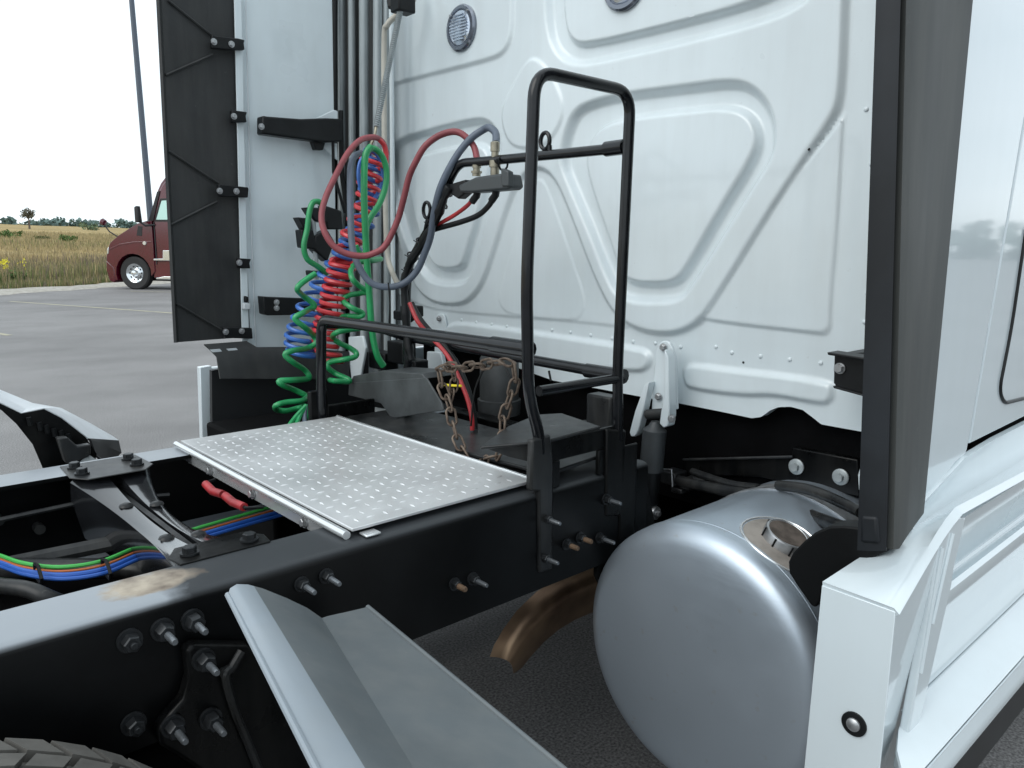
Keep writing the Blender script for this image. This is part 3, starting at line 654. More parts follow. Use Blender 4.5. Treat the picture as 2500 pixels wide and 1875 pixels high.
# rear lip, outer face
Lb, Lt = P(2103, 1338, X=1.185), P(2150, 0, X=1.185); Fb, Ft = P(2166, 1338, X=1.19), P(2198, 0, X=1.19)
Ob, Ot = P(2240, 1250, Y=YS-.02), P(2359, 0, Y=YS-.02)
eb = [Lb, Fb, Fb.lerp(Ob, .06)+V((.002, -.004, -.002)), Fb.lerp(Ob, .45)+V((0, -.002, .0)), Ob]
et = [topo(Lb, Lt, ZT), topo(Fb, Ft, ZT), topo(Fb, Ft, ZT).lerp(topo(Ob, Ot, ZT), .06)+V((.002, -.004, 0)), topo(Fb, Ft, ZT).lerp(topo(Ob, Ot, ZT), .45), topo(Ob, Ot, ZT)]
EXT = put('side_extender', None, TRUCK, loc=Fb)
rows = []
for k in range(13):
    t_ = k/12; rows.append([V(a_).lerp(V(b_), t_) for a_, b_ in zip(eb, et)])
MB().sheet([r_[1:] for r_ in rows], -.010).build('outer_flap', RUBG, EXT)
MB().sheet([[r_[0], r_[0].lerp(r_[1], .5)+V((-.003, 0, 0)), r_[1]] for r_ in rows], -.014).build('rear_lip', LIPM, EXT)
# moulded foot of the lip
q0, q1 = P(2103, 1338, X=1.18), P(2165, 1342, X=1.18)
MB().prism([P(2108, 1255, X=1.178), P(2148, 1258, X=1.178), P(2152, 1325, X=1.178), P(2106, 1322, X=1.178)], (-.010, 0, 0)).build('lip_foot', LIPM, EXT, bevel=.005, seg=3)
# bracket to the wall
bq = [P(2040, 862, X=1.62), P(2115, 872, X=1.45), P(2115, 958, X=1.45), P(2045, 942, X=1.62)]
br = MB()
def bx_(l_): return [P(a_, b_, X=1.70) for a_, b_ in l_]
br.prism(bx_([(2037, 862), (2160, 880), (2160, 975), (2110, 962), (2042, 944), (2035, 935)]), (.012, 0, 0))
br.prism([q+V((-.03, 0, 0)) for q in bx_([(2034, 857), (2160, 876), (2160, 882), (2036, 864)])], (.05, 0, 0))
br.prism([q+V((-.015, 0, 0)) for q in bx_([(2040, 940), (2160, 973), (2160, 978), (2042, 946)])], (.03, 0, 0))
BR = br.build('bracket', PLA, EXT, bevel=.002)
MB().prism([q+V((.012, 0, 0)) for q in bx_([(2037, 864), (2064, 868), (2066, 945), (2040, 942)])], (.13, 0, 0)).build('bracket_foot', PLA, EXT, bevel=.003)
put('bolt', washb, BR, mat4=orient(P(2051, 899, X=1.699), (-1, 0, 0)))
# white cab corner behind the lip, hanging to z .95
cps = [(2112, 1050), (2104, 1080), (2100, 1110), (2098, 1140), (2092, 1160), (2094, 1195), (2102, 1220), (2118, 1225), (2140, 1200), (2140, 1040)]
MB().prism([P(x_, y_, X=1.80) for x_, y_ in cps], (.05, 0, 0)).build('cab_corner', WHITE, TRUCK, bevel=.008, seg=3)

# ---- far side: white extender panel, rubber flap, ribs, brackets -----------------
YF = 1.17
FE = put('side_extender', None, TRUCK, loc=(1.25, YF, 1.2))
zt = 3.0
pb0, pb1 = P(603, 850, Y=YF), P(640, 850, Y=YF)
xr_b, xr_t = P(604, 845, Y=YF).x, P(570, 0, Y=YF).x
def xat(xb, xt, zb_, zt_, z_): return xb+(xt-xb)*(z_-zb_)/(zt_-zb_)
zfb = P(604, 845, Y=YF).z; zft = P(570, 0, Y=YF).z
rb = (P(428, 836, Y=YF), P(385, 0, Y=YF))
flap_rows = []
for k in range(9):
    z_ = rb[0].z+(zt-rb[0].z)*k/8
    xa = topo(*rb, z_).x; xb_ = xat(xr_b, xr_t, zfb, zft, z_)+.012
    flap_rows.append([V((xa, YF-.012, z_)), V((xa+.012, YF, z_)), V(((xa+xb_)/2, YF+.004, z_)), V((xb_, YF, z_))])
MB().sheet(flap_rows, .010).build('rubber_flap', RUB, FE)
# diagonal ribs on the flap
for (c0, c1) in [((410, 0), (515, 85)), ((405, 183), (520, 133)), ((412, 368), (545, 455)), ((418, 548), (530, 492)), ((430, 740), (545, 808)), ((640, 0), (640, 1))][:5]:
    p0, p1 = P(*c0, Y=YF-.004), P(*c1, Y=YF-.004)
    MB().tube([p0, p1], .0045, 6).build('rib', RUB, FE)
# white fixed panel
xw0b = P(600, 850, Y=YF).x
wpts = [(xw0b, P(602, 845, Y=YF).z)]
lowl = [(602, 845), (640, 850), (640, 850), (822, 870)]
MB().prism([V((P(604, 846, Y=YF).x, YF+.005, 1.135)), V((P(817, 600, Y=YF+.005).x, YF+.005, 1.10)), V((P(817, 0, Y=YF+.005).x, YF+.005, zt)), V((P(570, 0, Y=YF).x-.005, YF+.005, zt))], (0, .02, 0)).build('inner_panel', WHITE, FE, bevel=.003)
# bright hinge strip between flap and panel
MB().prism([P(590, 846, Y=YF-.006), P(607, 848, Y=YF-.006), P(580, -300, Y=YF-.006), P(563, -300, Y=YF-.006)], (0, -.008, 0)).build('edge_strip', WHITE, FE, bevel=.002)
def fbr(name, pts, off, m_=PLA, par=FE, Y=YF-.02, bev=.003): return MB().prism([P(x_, y_, Y=Y) for x_, y_ in pts], (0, off, 0)).build(name, m_, par, bevel=bev)
for pts, bl in [([(512, 86), (520, 90), (575, 96), (592, 100), (590, 108), (592, 124), (560, 124), (512, 120)], [(522, 102), (565, 108)]),
                ([(560, 270), (598, 275), (595, 285), (597, 300), (562, 300)], [(571, 284)]),
                ([(528, 450), (600, 458), (602, 462), (600, 483), (532, 480)], [(536, 466), (577, 467)]),
                ([(575, 630), (608, 632), (604, 642), (606, 655), (578, 655)], [(584, 641)]),
                ([(540, 798), (610, 800), (612, 826), (545, 824)], [(551, 810), (590, 808)])]:
    o_ = fbr('bracket', pts, -.02)
    for (x_, y_) in bl: put('bolt', bigb, o_, mat4=orient(P(x_, y_, Y=YF-.041), (0, -1, 0)))
# large arm bracket from panel to wall
arm = fbr('support_arm', [(626, 286), (640, 288), (720, 294), (780, 292), (822, 294), (822, 348), (780, 350), (700, 340), (626, 330)], -.05, Y=YF-.03, bev=.006)
put('bolt', bigb, arm, mat4=orient(P(638, 309, Y=YF-.081), (0, -1, 0)))
fbr('arm_tab', [(754, 345), (786, 347), (780, 368), (762, 367)], -.03, par=FE)
fbr('arm_brace', [(768, 290), (812, 268), (822, 272), (822, 292)], -.01, WHITE)
fbr('arm_brace', [(775, 352), (820, 350), (822, 392)], -.01, WHITE)
a2 = fbr('support_arm', [(628, 722), (650, 724), (760, 728), (790, 740), (800, 765), (640, 768), (632, 765)], -.05, Y=YF-.03)
for (x_, y_) in [(675, 738), (675, 752)]: put('bolt', bigb, a2, mat4=orient(P(x_, y_, Y=YF-.081), (0, -1, 0)))
# edge trims of the white panel: thin line, low latch
MB().tube([P(600, 0, Y=YF-.004), P(612, 520, Y=YF-.004), P(625, 850, Y=YF-.004)], .0025, 6).build('panel_line', PALE, FE)
fbr('latch', [(590, 740), (606, 740), (606, 755), (590, 755)], -.02, PALE)
fbr('latch', [(594, 722), (601, 724), (601, 738), (594, 738)], -.02)
# seal/post at the wall's edge
MB().box((1.62, 1.29, 1.15), (1.66, 1.33, 3.0)).build('edge_seal', PLA, FE, bevel=.004)
MB().tube([P(817, -300, X=1.68), P(818, 0, X=1.68), P(819, 270, X=1.68)], .009, 8).build('edge_line', PLA, FE)
sd = MB(); sd.tube([P(832, 270, Y=1.18), P(834, 420, Y=1.18), P(860, 600, Y=1.18), P(838, 760, Y=1.18)], .010, 8); sd.tube([P(812, 290, Y=1.1), P(814, 420, Y=1.1), P(842, 520, Y=1.1)], .006, 8); sd.build('seal_strip', PLA, FE)

MB().box((1.80, 1.085, 1.0), (1.83, 1.45, 3.0)).build('tube_channel', mat('channel_grey', (.05, .056, .058), .6, var=.3, vs=6, stretch=(1, 1, .3)), TRUCK)
MB().box((1.62, 1.41, 1.0), (1.80, 1.44, 3.0)).build('channel_side', PLA, TRUCK)
# ---- vertical galvanised tubes at the far edge of the wall -------------------------
for (pa, pb_, r_) in [((834, 0), (834, 700), .0165), ((858, 0), (862, 700), .0150), ((888, 0), (890, 760), .0190), ((922, 0), (920, 760), .0175), ((944, 60), (944, 760), .012), ((957, 300), (960, 760), .009)]:
    p0, p1 = P(*pa, X=1.74), P(*pb_, X=1.74); t0 = topo(p1, p0, 3.0); t1 = topo(p0, p1, 1.02)
    MB().tube([t0, p0.lerp(p1, .5), t1], r_, 14).build('stack_tube', GALV if pa[0] != 957 else WHITE, TRUCK)

# ---- frame -------------------------------------------------------------------
def rail_top_mat(name, x_sheen, sand):
    """black paint with road dust plus painted sky sheen on the flange and, on the near rail, a dried patch of sand"""
    m_ = mat(name, (.003, .0034, .0038), .34, spec=.17, var=.4, vs=9); n = m_.node_tree; b = n.nodes['Principled BSDF']
    base = b.inputs['Base Color'].links[0].from_socket; t = n.nodes['Texture Coordinate']; sep = n.nodes.new('ShaderNodeSeparateXYZ'); n.links.new(t.outputs['Object'], sep.inputs[0])
    def M(op, a_, b_=None, clamp=False):
        q = n.nodes.new('ShaderNodeMath'); q.operation = op; q.use_clamp = clamp
        for k, v_ in ((0, a_), (1, b_)):
            if v_ is None: continue
            if isinstance(v_, (int, float)): q.inputs[k].default_value = v_
            else: n.links.new(v_, q.inputs[k])
        return q.outputs[0]
    nz = n.nodes.new('ShaderNodeTexNoise'); nz.inputs['Scale'].default_value = 14; nz.inputs['Detail'].default_value = 6; n.links.new(t.outputs['Object'], nz.inputs[0])
    geo = n.nodes.new('ShaderNodeNewGeometry'); sn = n.nodes.new('ShaderNodeSeparateXYZ'); n.links.new(geo.outputs['Normal'], sn.inputs[0])
    upf = M('MULTIPLY', M('SUBTRACT', sn.outputs[2], .35), 2.2, True)          # dust and painted sheen only on faces that point up
    far = M('MULTIPLY', M('SUBTRACT', M('ADD', x_sheen, M('MULTIPLY', M('SUBTRACT', nz.outputs[0], .5), .12)), sep.outputs[0]), 22, True)  # paler towards the rear: sky reflection put into the dust colour
    d_ = M('MULTIPLY', upf, M('ADD', M('MULTIPLY', far, .80), .13))
    mx1 = n.nodes.new('ShaderNodeMix'); mx1.data_type = 'RGBA'; n.links.new(d_, mx1.inputs[0]); n.links.new(base, mx1.inputs[6]); mx1.inputs[7].default_value = (.33, .36, .39, 1)
    out = mx1.outputs[2]
    if sand:
        ex = M('DIVIDE', M('SUBTRACT', sep.outputs[0], .352), .080); ey = M('DIVIDE', M('SUBTRACT', sep.outputs[1], -.388), .046)
        r2 = M('ADD', M('MULTIPLY', ex, ex), M('MULTIPLY', ey, ey)); r3 = M('ADD', r2, M('MULTIPLY', M('SUBTRACT', nz.outputs[0], .5), 3.4))
        mk = M('MULTIPLY', M('MULTIPLY', M('SUBTRACT', 1.0, r3), 2.2, True), upf)
        rr = n.nodes.new('ShaderNodeValToRGB'); e_ = rr.color_ramp.elements; e_[0].position = .38; e_[0].color = (.15, .12, .095, 1); e_[1].position = .60; e_[1].color = (.44, .38, .30, 1); n.links.new(nz.outputs[0], rr.inputs[0])
        mx2 = n.nodes.new('ShaderNodeMix'); mx2.data_type = 'RGBA'; n.links.new(mk, mx2.inputs[0]); n.links.new(out, mx2.inputs[6]); n.links.new(rr.outputs[0], mx2.inputs[7]); out = mx2.outputs[2]
    n.links.new(out, b.inputs['Base Color']); return m_
RAILN = rail_top_mat('near_rail_paint', .40, True); RAILF = rail_top_mat('far_rail_paint', 5.0, False)
FR = {}
for s_ in (-1, 1):
    def rprof(zt_, zb_): return [(.465, zb_), (.465, zt_-.016), (.462, zt_-.007), (.457, zt_-.002), (.449, zt_), (.345, zt_), (.345, zt_-.009), (.448, zt_-.009), (.456, zt_-.016), (.456, zb_+.014), (.450, zb_+.009), (.345, zb_+.009), (.345, zb_), (.455, zb_)]
    mb = MB(); mb.prism([(-1.6, s_*q[0], q[1]) for q in rprof(1.0, .775)], (3.13, 0, 0))
    FR[s_] = mb.build('frame_rail', RAILN if s_ < 0 else RAILF, TRUCK)
    mb = MB(); mb.prism([(1.50, s_*(q[0]-.012), q[1]) for q in rprof(.74, .50)], (3.1, 0, 0)); mb.prism([(1.36, s_*.452, .76), (1.53, s_*.452, .98), (1.62, s_*.452, .72), (1.5, s_*.452, .52), (1.36, s_*.452, .74)], (0, -s_*.01, 0)); mb.build('front_frame_rail', BLK, TRUCK)
# crossmembers
def crossmember(x0, par=TRUCK, detail=True):
    c = put('crossmember', None, par, loc=(x0, 0, .98))
    for s_ in (-1, 1):
        pw = .82 if s_ < 0 else 1
        yo_ = .43 if s_ > 0 else .352; xw_ = .085 if s_ > 0 else .080
        pl = MB(); pl.prism([(x0-xw_, s_*yo_, 1.0), (x0+xw_, s_*yo_, 1.0), (x0+xw_+.006, s_*.31, 1.0), (x0+.062, s_*.272, 1.0), (x0-.062, s_*.272, 1.0), (x0-xw_-.006, s_*.31, 1.0)], (0, 0, .003))
        po = pl.build('end_plate', BLKG if s_ > 0 else BLK, c, bevel=.0015)
        for (dx, dy) in ([(-.062, .325), (.058, .325), (-.062, .39), (.058, .39)] if s_ > 0 else [(-.052, .318), (.052, .325)]):
            put('bolt', xbolt, po, mat4=orient((x0+dx, s_*dy, 1.004), (0, 0, 1), .3))
    for sx in (-1, 1):
        rows = []
        for k in range(17):
            y_ = -.33+.66*k/16; u_ = abs(y_)/.33; wv = .043+.044*u_**2.2
            z_ = .996-.034*(1-u_**2)
            rows.append([V((x0+sx*.008, y_, z_-.03)), V((x0+sx*.012, y_, z_)), V((x0+sx*(wv-.012), y_, z_)), V((x0+sx*wv, y_, z_-.010)), V((x0+sx*(wv+.002), y_, z_-.05)), V((x0+sx*(wv-.02), y_, z_-.15))])
        MB().sheet(rows, .006 if sx > 0 else -.006).build('saddle_flange', GLOSS, c)
    wb = MB(); wb.box((x0-.006, -.34, .80), (x0+.006, .34, .962)); wb.build('web', BLK, c)
    for (dx, y_) in [(-.026, .13), (-.026, -.12), (.028, .10), (.028, -.14)]:
        put('rivet_head', rhead, c, mat4=orient((x0+dx, y_, .9675), (0, 0, 1)))
xbolt = bolt_mesh('bolt', .012, .014, BOLTM, 1.35)
rhead = MB().lathe((0, 0, 0), (0, 0, 1), [(0, .015), (.004, .013), (.007, .006)], 16).mesh('rivet_head', BLKG, 50)
crossmember(.50)
for x_ in (-.75, 2.4): crossmember(x_)
# small ledge line and clutter on the inside face of the far rail
mb = MB(); mb.tube([(-.4, .33, .90), (.1, .335, .925), (.45, .33, .935), (.62, .30, .92)], .006, 6); mb.tube([(-.4, .30, .80), (.2, .28, .845), (.5, .2, .865), (.62, .1, .85)], .018, 8)
mb.box((.08, .37, .88), (.13, .452, .945)); mb.cyl((.28, .45, .90), (.28, .42, .90), .012); mb.cyl((.36, .45, .86), (.36, .42, .86), .012); mb.build('inner_pipework', BLKG, TRUCK)
# bolts through the near web
studb = bolt_mesh('stud_bolt', .0135, .026, BOLTM, 1.3, .030, .42, BOLTG); shortb = bolt_mesh('stud_bolt', .0135, .022, BOLTM, 1.35, .006, .42, BOLTM)
for (x_, y_, kind) in [(315, 1562, 1), (395, 1535, 0), (468, 1512, 0), (325, 1765, 1)]:
    put('stud_bolt', shortb if kind else studb, FR[-1], mat4=orient(P(x_, y_, Y=-.466), (0, -1, 0), random.random()))
smallb = bolt_mesh('stud_bolt', .010, .018, BOLTM, 1.35, .030, .5, BOLTG); rustb = bolt_mesh('stud_bolt', .010, .016, BOLTM, 1.35, .022, .6, RUSTB)
for (x_, y_, kind) in [(735, 1425, 0), (795, 1405, 0), (1108, 1425, 1), (1152, 1412, 0), (1382, 1328, 1), (1415, 1312, 1), (1462, 1312, 0), (1330, 1265, 0), (1325, 1360, 0), (1478, 1218, 0)]:
    put('stud_bolt', rustb if kind else smallb, FR[-1], mat4=orient(P(x_, y_, Y=-.466), (0, -1, 0), random.random()))
# suspension hanger casting bolted on the near rail
HG = put('spring_hanger', None, TRUCK, loc=P(540, 1700, Y=-.47))
hp = [(438, 1572), (455, 1558), (590, 1560), (640, 1620), (760, 1900), (800, 2300), (560, 2300), (520, 1900), (470, 1860), (412, 1822), (375, 1800), (372, 1762), (400, 1725), (432, 1690), (446, 1640)]
MB().prism([P(x_, y_, Y=-.468) for x_, y_ in hp], (0, -.028, 0)).build('casting', BLK, HG, bevel=.010, seg=3)
rg = MB(); rg.tube(curve([P(590, 1590, Y=-.50), P(566, 1630, Y=-.505), P(552, 1655, Y=-.51), P(575, 1740, Y=-.505), P(600, 1800, Y=-.505), P(640, 1900, Y=-.505)], 6), [.007]*31, 8); rg.tube(curve([P(545, 1630, Y=-.50), P(556, 1660, Y=-.505)], 4), .008, 8); rg.build('rib', BLKG, HG)
for (x_, y_) in [(495, 1608), (420, 1770), (512, 1752)]:
    put('stud_bolt', studb, HG, mat4=orient(P(x_, y_, Y=-.496), (0, -1, 0), random.random()))

# wiring bundle between the rails
bun = put('wiring_harness', None, TRUCK, loc=(.4, .18, .85))
bpath = [P(a_, b_, Z=.885) for a_, b_ in [(-60, 1352), (0, 1368), (60, 1388), (150, 1398), (250, 1384), (340, 1348), (450, 1312), (600, 1268), (700, 1240)]]
WR = mat('wire_orange', (.45, .12, .03), .5); WG = mat('wire_green', (.05, .40, .07), .4); WB = mat('wire_blue', (.02, .10, .42), .4)
for nm, mm, off, r_ in [('green_wire', WG, (.0, .012, .008), 0.0042), ('orange_wire', WR, (0, .003, .002), .0025), ('blue_wire', WB, (0, -.006, -.003), .0052), ('blue_wire', WB, (0, -.015, -.008), .0045)]:
    MB().tube(curve([q+V(off) for q in bpath], 5), r_, 8).build(nm, mm, bun)
for (x_, y_) in [(92, 1400), (258, 1388)]:
    q = P(x_, y_, Z=.885); MB().tube([q+V((0, -.034, 0)), q+V((0, -.01, .02)), q+V((0, .02, .014)), q+V((0, .02, -.012)), q+V((0, -.03, -.014))], .0035, 6, closed=True).build('cable_tie', PLA, bun)
bh = MB().tube(curve([P(-80, 1420, Z=.88), P(0, 1430, Z=.88), P(70, 1440, Z=.88), P(130, 1465, Z=.86), P(200, 1490, Z=.80)], 6), .016, 10).build('black_conduit', BLKG, bun)
# dirty cross tube / torque rods below
mb = MB(); mb.tube([(.05, .40, .86), (.45, .10, .84), (.75, -.36, .84)], .022, 10); mb.box((-.3, -.34, .73), (.35, -.26, .76)); mb.build('torque_rod', BLKG, TRUCK)

# ---- deck plate ----------------------------------------------------------------
x0, x1, ya, yb = .690, 1.163, -.430, .436
DK = put('deck_plate', None, TRUCK, loc=(x0, 0, 1.012))
MB().box((x0+.012, ya, 1.0120), (x1, yb, 1.0185)).build('plate', ALU, DK, bevel=.0012)
lug = []
lm = MB()
py_ = .0325
ny = int((yb-ya-.07)/py_); nx = int((x1-x0-.07)/py_)
for i in range(nx+1):
    for j in range(ny+1):
        cx, cy = x0+.040+i*py_+random.uniform(-.0008, .0008), ya+.034+j*py_+random.uniform(-.0008, .0008)
        if (i+j) % 2: dx, dy = .0100, .0
        else: dx, dy = .0, .0100
        ex, ey = (.0, .0040) if dx else (.0040, .0); z = 1.0184; h_ = .0019
        k0 = random.random()*.0003
        lm.add([(cx-dx, cy-dy, z), (cx+ex, cy+ey, z), (cx+dx, cy+dy, z), (cx-ex, cy-ey, z), (cx-dx*.45, cy-dy*.45, z+h_-k0), (cx+dx*.45, cy+dy*.45, z+h_-k0)],
               [(0, 4, 3), (3, 4, 5, 2), (2, 5, 1), (1, 5, 4, 0)])
lm.build('tread_pattern', ALU, DK, kind='stuff', smooth=60)
# rolled rear lip, front lip, flange
MB().tube([(x0, ya, 1.0085), (x0, yb, 1.0105)], .0082, 12).build('rolled_edge', ALUE, DK)
MB().box((x1-.001, ya, 1.006), (x1+.007, yb, 1.0225)).build('front_lip', ALUE, DK, bevel=.002)
rl = MB(); rl.box((x0+.006, ya+.02, .972), (x0+.012, yb-.02, 1.004)); rl.build('rear_flange', ALUE, DK, bevel=.001)
MB().box((x0+.028, ya-.022, 1.002), (x0+.060, ya+.004, 1.007)).build('clip', ALUE, DK, bevel=.002)
for y_ in (.22, -.02, -.26): put('flange_bolt', bigb, DK, mat4=orient((x0+.005, y_, .985), (-1, 0, .1)))
# red handle under the lip
h0, h1 = P(502, 1182, X=x0-.03), P(596, 1238, X=x0-.03)
hd = put('pull_handle', None, DK, loc=h0)
mid = h0.lerp(h1, .5)
MB().tube([h0, h0.lerp(h1, .25)+V((-.004, 0, -.004)), h0.lerp(h1, .47)], .0095, 10).build('red_grip', REDP, hd)
MB().tube([h0.lerp(h1, .53), h0.lerp(h1, .75)+V((-.002, 0, -.003)), h1], .0095, 10).build('red_grip', REDP, hd)
mb = MB(); mb.tube([V((x0, h0.y+.02, .972)), h0+V((0, .01, 0)), h1+V((0, -.01, 0)), V((x0, h1.y-.03, .972))], .004, 8); mb.build('wire_loop', PLA, hd)
# small pins standing at the far edge
for (x_, y_) in [(648, 1052), (677, 1048)]:
    q = P(x_, y_, Y=.47); MB().cyl(q-V((0, 0, .05)), q+V((0, 0, .004)), .007, .006, 10).build('pin', STEEL, DK)

# ---- grab rail -------------------------------------------------------------------
GRB = put('grab_rail', None, TRUCK, loc=(1.28, -.46, 1.0))
r_ = .0128; Yr = -.46
hp = fillet([P(1318, 1150, Y=Yr), P(1318, 1065, Y=Yr), P(1290, 968, Y=Yr), P(1286, 700, Y=Yr), P(1306, 172, Y=Yr), P(1540, 224, Y=Yr), P(1524, 560, Y=Yr), P(1508, 900, Y=Yr), P(1508, 1075, Y=Yr)], .055, 8)
hp[0:1] = []
MB().tube(hp, r_, 14).build('hoop', TUBEM, GRB)
# flattened lower leg of the hoop and its bracket on the rail web
lg = MB(); lg.prism([P(1300, 1075, Y=Yr-.012), P(1345, 1060, Y=Yr-.012), P(1352, 1130, Y=Yr-.012), P(1350, 1390, Y=Yr-.012), P(1318, 1400, Y=Yr-.012), P(1316, 1200, Y=Yr-.012), P(1296, 1200, Y=Yr-.012)], (0, .018, 0)); lg.build('leg_bracket', BLKG, GRB, bevel=.005)
lg = MB(); lg.prism([P(1483, 1048, Y=Yr-.01), P(1530, 1050, Y=Yr-.01), P(1524, 1180, Y=Yr-.01), P(1518, 1260, Y=Yr-.01), P(1480, 1262, Y=Yr-.01)], (0, .018, 0)); lg.build('leg_bracket', BLK, GRB, bevel=.005)
MB().tube([P(1316, 955, Y=Yr), P(1518, 922, Y=Yr)], .0115, 12).build('lower_bar', TUBEM, GRB)
# bar A (rear) and B (front) across the frame
XA, XB = 1.12, 1.43
ba = fillet([V((XA, Yr, 1.318)), V((XA, .425, 1.317)), V((XA, .435, 1.20)), V((XA+.01, .47, .98))], .04, 8)
MB().tube(ba, .0150, 12).build('cross_bar', TUBEM, GRB)
bb = fillet([V((XB, Yr, 1.228)), V((XB, .435, 1.240)), V((XB, .44, .98))], .04, 8)
MB().tube(bb, .0140, 12).build('cross_bar', TUBEM, GRB)
for (x_, y_, z_) in [(XA, Yr+.05, 1.318), (XB, Yr+.05, 1.228)]: MB().cyl((x_, y_-.05, z_), (x_, y_+.07, z_), .018, .018, 12).build('clamp_sleeve', TUBEM, GRB)
MB().tube([(XA, .43, 1.30), (XA+.16, .435, 1.29), (XB, .44, 1.238)], .012, 10).build('end_bar', TUBEM, GRB)
fp = MB(); q = P(720, 950, X=XA); fp.box((XA-.03, .455, .90), (XA+.03, .475, 1.10)); fp.box((XA+.03, .462, .92), (XA+.20, .475, 1.05)); fp.build('far_leg_bracket', BLK, GRB, bevel=.004)
# upper arm that carries the hoses
ua = fillet([P(1530, 360, X=XB), P(1180, 394, X=XB), P(1120, 398, X=XB), P(1095, 445, X=XB), P(1062, 530, X=XB), P(1000, 640, X=XB), P(994, 700, X=XB), P(992, 885, X=XB)], .05, 6)
MB().tube(ua, .0125, 12).build('hose_arm', TUBEM, GRB)
MB().tube([P(1525, 358, X=XB), P(1480, 364, X=XB)], .0175, 12).build('clamp_sleeve', TUBEM, GRB)
def ring3(c, rad, thick, u, v_, name, m_, par, n_=20):
    return MB().tube([V(c)+V(u)*rad*math.cos(math.tau*k/n_)+V(v_)*rad*math.sin(math.tau*k/n_) for k in range(n_)], thick, 8, closed=True).build(name, m_, par)
e1 = P(1331, 344, X=XB); ring3(e1, .016, .0055, (0, 1, 0), (0, 0, 1.25), 'eye_loop', TUBEM, GRB)
MB().tube([e1+V((0, -.016, -.012)), e1+V((0, -.018, -.045))], .006, 8).build('loop_stem', TUBEM, GRB)
e2 = P(1042, 513, X=XB-.02); ring3(e2, .017, .0055, (0, 1, 0), (0, 0, 1.35), 'eye_loop', TUBEM, GRB)
MB().tube([e2+V((0, -.008, -.022)), P(1040, 560, X=XB-.01)], .008, 8).build('loop_stem', TUBEM, GRB)
# holder block with fittings and cable ties
hb = put('hose_holder', None, GRB, loc=P(1185, 447, X=XB))
MB().prism([P(1118, 452, X=XB-.03), P(1160, 432, X=XB-.03), P(1215, 424, X=XB-.03), P(1240, 424, X=XB-.03), P(1246, 455, X=XB-.03), P(1238, 462, X=XB-.03), P(1150, 470, X=XB-.03), P(1122, 470, X=XB-.03)], (.05, 0, 0)).build('grey_block', HGREY, hb, bevel=.006, seg=3)
MB().prism([P(1080, 455, X=XB-.02), P(1135, 438, X=XB-.02), P(1136, 470, X=XB-.02), P(1118, 486, X=XB-.02), P(1100, 474, X=XB-.02)], (.03, 0, 0)).build('black_clip', PLA, hb, bevel=.004)
MB().prism([P(1222, 410, X=XB-.035), P(1240, 418, X=XB-.035), P(1242, 455, X=XB-.035), P(1224, 455, X=XB-.035)], (.02, 0, 0)).build('end_cap', HGREY, hb, bevel=.003)
for (x_, y0_, y1_) in [(1164, 402, 430), (1209, 345, 430)]:
    a_, b_ = P(x_-1, y1_, X=XB), P(x_, y0_, X=XB); L_ = (b_-a_).length
    MB().lathe(a_, b_-a_, [(0, .012), (L_*.25, .012), (L_*.26, .0155), (L_*.45, .0155), (L_*.46, .010), (L_*.7, .010), (L_*.71, .0125), (L_*.97, .0125), (L_, .008)], 14).build('brass_fitting', BRASS, hb)
for (x_, y0_, x2, y2) in [(1166, 465, 1153, 492), (1212, 462, 1200, 490)]:
    MB().tube([P(x_, y0_, X=XB), P((x_+x2)/2+4, (y0_+y2)/2, X=XB), P(x2, y2, X=XB)], .0105, 10).build('rubber_boot', PLA, hb)
for (x_, y_) in [(1228, 398), (1102, 455), (1090, 470), (1078, 500), (1056, 545), (1030, 590), (1008, 625), (1000, 660)]:
    c_ = P(x_, y_, X=XB); d_ = V((0, .75, -1)).normalized() if x_ < 1110 else V((0, 1, 0)); u_ = V((1, 0, 0)); v2 = d_.cross(u_)
    k = MB().tube([c_+u_*.017*math.cos(math.tau*i/12)+v2*.019*math.sin(math.tau*i/12) for i in range(12)], .0028, 6, closed=True)
    k.tube([c_+u_*-.015+v2*.012, c_+u_*-.022+v2*(.016 if x_ % 2 else -.016)+V((0, 0, -.006))], .0016, 5); k.build('cable_tie', PLA, GRB)
# taped loom running down the arm
tw = []
for (x_, y_) in [(1105, 455), (1088, 490), (1066, 545), (1035, 600), (1008, 640), (994, 690), (996, 760), (1002, 830), (1010, 880)]: tw.append(P(x_-6, y_, X=XB-.02))
tp_ = curve(tw, 6); MB().tube(tp_, [.013+.0022*math.sin(i*.9)+.0012*math.sin(i*2.3) for i in range(len(tp_))], 10).build('taped_loom', PLA, GRB)

